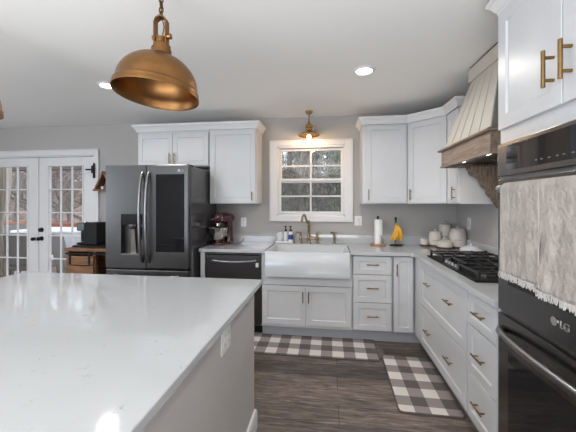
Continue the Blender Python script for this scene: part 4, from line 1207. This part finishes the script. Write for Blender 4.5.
# patio table and chairs
pt = empty('patio_table', (-4.9, 2.1, -.06), 'patio table under a white cover on the deck', 'table')
MB().box(-5.7, -4.1, 1.65, 2.6, .78, .84, .02).build('table_cover', OUTW, pt, smooth=False)
s = MB(); s.box(-5.69, -4.11, 1.655, 1.665, .50, .80); s.box(-5.69, -4.11, 2.585, 2.595, .50, .80); s.box(-5.695, -5.685, 1.66, 2.59, .50, .80); s.box(-4.115, -4.105, 1.66, 2.59, .50, .80); s.build('cover_skirt', OUTW, pt, smooth=False)
for x in (-5.6, -4.2):
    for y in (1.75, 2.5): MB().box(x-.03, x+.03, y-.03, y+.03, -.06, .78).build('leg', OUTG, pt, smooth=False)
def patio_chair():
    o = empty('patio_chair', (0, 0, 0))
    MB().box(-.28, .28, -.27, .27, .30, .42, .04).build('seat', OUTG, o, smooth=False)
    MB().box(-.26, .26, -.25, .25, .42, .50, .03).build('cushion', OUTW, o, smooth=False)
    s = MB(); s.hexa([(-.28, .20, .42), (.28, .20, .42), (.28, .28, .42), (-.28, .28, .42)], [(-.26, .30, .95), (.26, .30, .95), (.26, .36, .95), (-.26, .36, .95)]); s.build('backrest', OUTG, o, smooth=False)
    for sg in (-1, 1):
        s = MB(); s.box(sg*.30-.03, sg*.30+.03, -.26, .27, .60, .64, .01); s.box(sg*.30-.02, sg*.30+.02, -.25, -.21, 0, .60); s.build('armrest', OUTG, o, smooth=False)
    for sg in (-1, 1):
        for y in (-.23, .24): MB().cyl((sg*.25, y, 0), (sg*.25, y, .31), .02, seg=8).build('leg', OUTG, o)
    return o
pc = patio_chair()
spots = [(-3.55, 1.0, 2.6, 'grey patio chair nearest the right french door'), (-4.45, 1.05, 3.3, 'grey patio chair with white cushion in front of the covered table, between the two doors'),
         (-5.35, 1.3, 2.9, 'grey patio chair seen through the left french door'), (-6.3, 2.4, 1.2, 'grey patio chair at the far left end of the covered table')]
for i, (x, y, a, lb) in enumerate(spots):
    o = pc if i == 0 else copy_tree(pc)
    o.location = (x, y, -.06); o.rotation_euler = (0, 0, a); tag(o, lb, 'chair', 'grey patio chairs on the deck')

# trees
def tree_mesh(h, r, seed, nbr=26, lean=.04):
    rnd = random.Random(seed); s = MB(); P = []; R = []
    dx, dy = rnd.uniform(-lean, lean), rnd.uniform(-lean, lean)
    for i in range(9):
        t = i/8; P.append(Vector((dx*h*t+.06*math.sin(3*t+seed), dy*h*t+.06*math.cos(2.3*t+seed), -.4+h*t))); R.append(r*(1-.72*t)+.01)
    s.tube(P, R, 8)
    def br(p, d, L, rad, dep):
        pts = [p]; q = p.copy(); dd = d.copy()
        for k in range(4):
            dd = (dd+Vector((rnd.uniform(-.25, .25), rnd.uniform(-.25, .25), rnd.uniform(-.05, .22)))).normalized()
            q = q+dd*L/4; pts.append(q.copy())
        s.tube(pts, [rad, rad*.75, rad*.55, rad*.35, rad*.15], 4 if dep else 5)
        if dep < 2:
            for k in range(4 if dep == 0 else 3):
                m_ = rnd.choice(pts[1:]); nd_ = (dd+Vector((rnd.uniform(-1, 1), rnd.uniform(-1, 1), rnd.uniform(-.3, .8)))).normalized()
                br(m_, nd_, L*.55, rad*.45, dep+1)
    for b in range(nbr):
        t = rnd.uniform(.12, .98); i = min(7, int(t*8)); p = P[i].lerp(P[i+1], t*8-i); a = rnd.uniform(0, 2*PI)
        d = Vector((math.cos(a), math.sin(a), rnd.uniform(.1, .9))).normalized()
        br(p, d, h*.22*(1.15-t*.7), r*.28*(1.1-t*.6), 0)
    return s
tA = empty('bare_tree', (0, 0, 0)); tree_mesh(9, .16, 1).build('trunk', BARK, tA)
tB = empty('bare_tree', (0, 0, 0)); tree_mesh(8, .11, 2, 34).build('trunk', BARK, tB)
def evergreen(seed, h, rad, n, m):
    o = empty('bushy_tree', (0, 0, 0)); rnd = random.Random(seed)
    MB().tube([(0, 0, -.4), (.05, 0, h*.5), (0, .05, h*.9)], [.09, .06, .02], 7).build('trunk', BARK, o)
    bm = bmesh.new()
    for k in range(n):
        z = h*rnd.random()**.9; rr_ = rad*(1.05-z/h*.75)*math.sqrt(rnd.random()); a = rnd.uniform(0, 2*PI)
        c = Vector((rr_*math.cos(a), rr_*math.sin(a), z)); sc = rnd.uniform(.05, .13)
        R = Euler((rnd.uniform(0, 6), rnd.uniform(0, 6), rnd.uniform(0, 6))).to_matrix()
        vs = [bm.verts.new(c+R @ (Vector(p)*sc)) for p in ((-1, 0, 0), (0, -.4, .1), (1, 0, 0), (0, .4, .1))]
        bm.faces.new(vs)
    me = D.meshes.new('foliage'); bm.to_mesh(me); bm.free(); me.materials.append(m)
    f = D.objects.new('foliage', me); COL.objects.link(f); f.parent = o
    return o
eA = evergreen(5, 6.5, 1.9, 9000, LEAF); eB = evergreen(6, 6.0, 1.6, 6000, LEAF2)
rnd = random.Random(21)
for i, (x, y) in enumerate([(-2.6, 9.5), (.2, 10.5), (2.4, 9.8), (-.9, 14.5), (1.7, 15.5), (-4.2, 15), (4.6, 13.5)]):
    src = eA if i % 2 == 0 else eB
    o = src if i < 2 else copy_tree(src)
    o.location = (x, y, gh(x, y)); o.rotation_euler = (0, 0, rnd.uniform(0, 6)); s_ = rnd.uniform(.9, 1.2); o.scale = (s_, s_, s_)
    tag(o, 'dense grey-green bushy tree outside the kitchen window' if i % 2 == 0 else 'dense pale grey-green bushy tree outside the kitchen window', 'tree', 'dark bushy trees outside the window' if i % 2 == 0 else 'pale bushy trees outside the window')
pos = []
for j in range(9):
    for k in range(3):
        d = 7+j*2.4
        pos.append((-1.9*d*.78+3+ (k-1)*3.4+rnd.uniform(-1, 1), d+rnd.uniform(-.9, .9)))
for j in range(70): d = rnd.uniform(24, 44); pos.append((-1.2*d+rnd.uniform(-.45, .5)*d*1.3, d))
for j in range(9): pos.append((rnd.uniform(-3.5, 4), rnd.uniform(7, 17)))
for i, (x, y) in enumerate(pos):
    src = tA if i % 2 == 0 else tB
    o = src if i < 2 else copy_tree(src)
    o.location = (x, y, gh(x, y)); o.rotation_euler = (0, 0, rnd.uniform(0, 6)); s_ = rnd.uniform(.8, 1.25); o.scale = (s_, s_, s_)
    win_ = x > -3.6
    tag(o, 'slim bare grey tree trunk beyond the kitchen window' if win_ else 'slim bare grey tree on the leafy slope beyond the french doors', 'tree', 'bare trees beyond the window' if win_ else 'bare trees beyond the french doors')
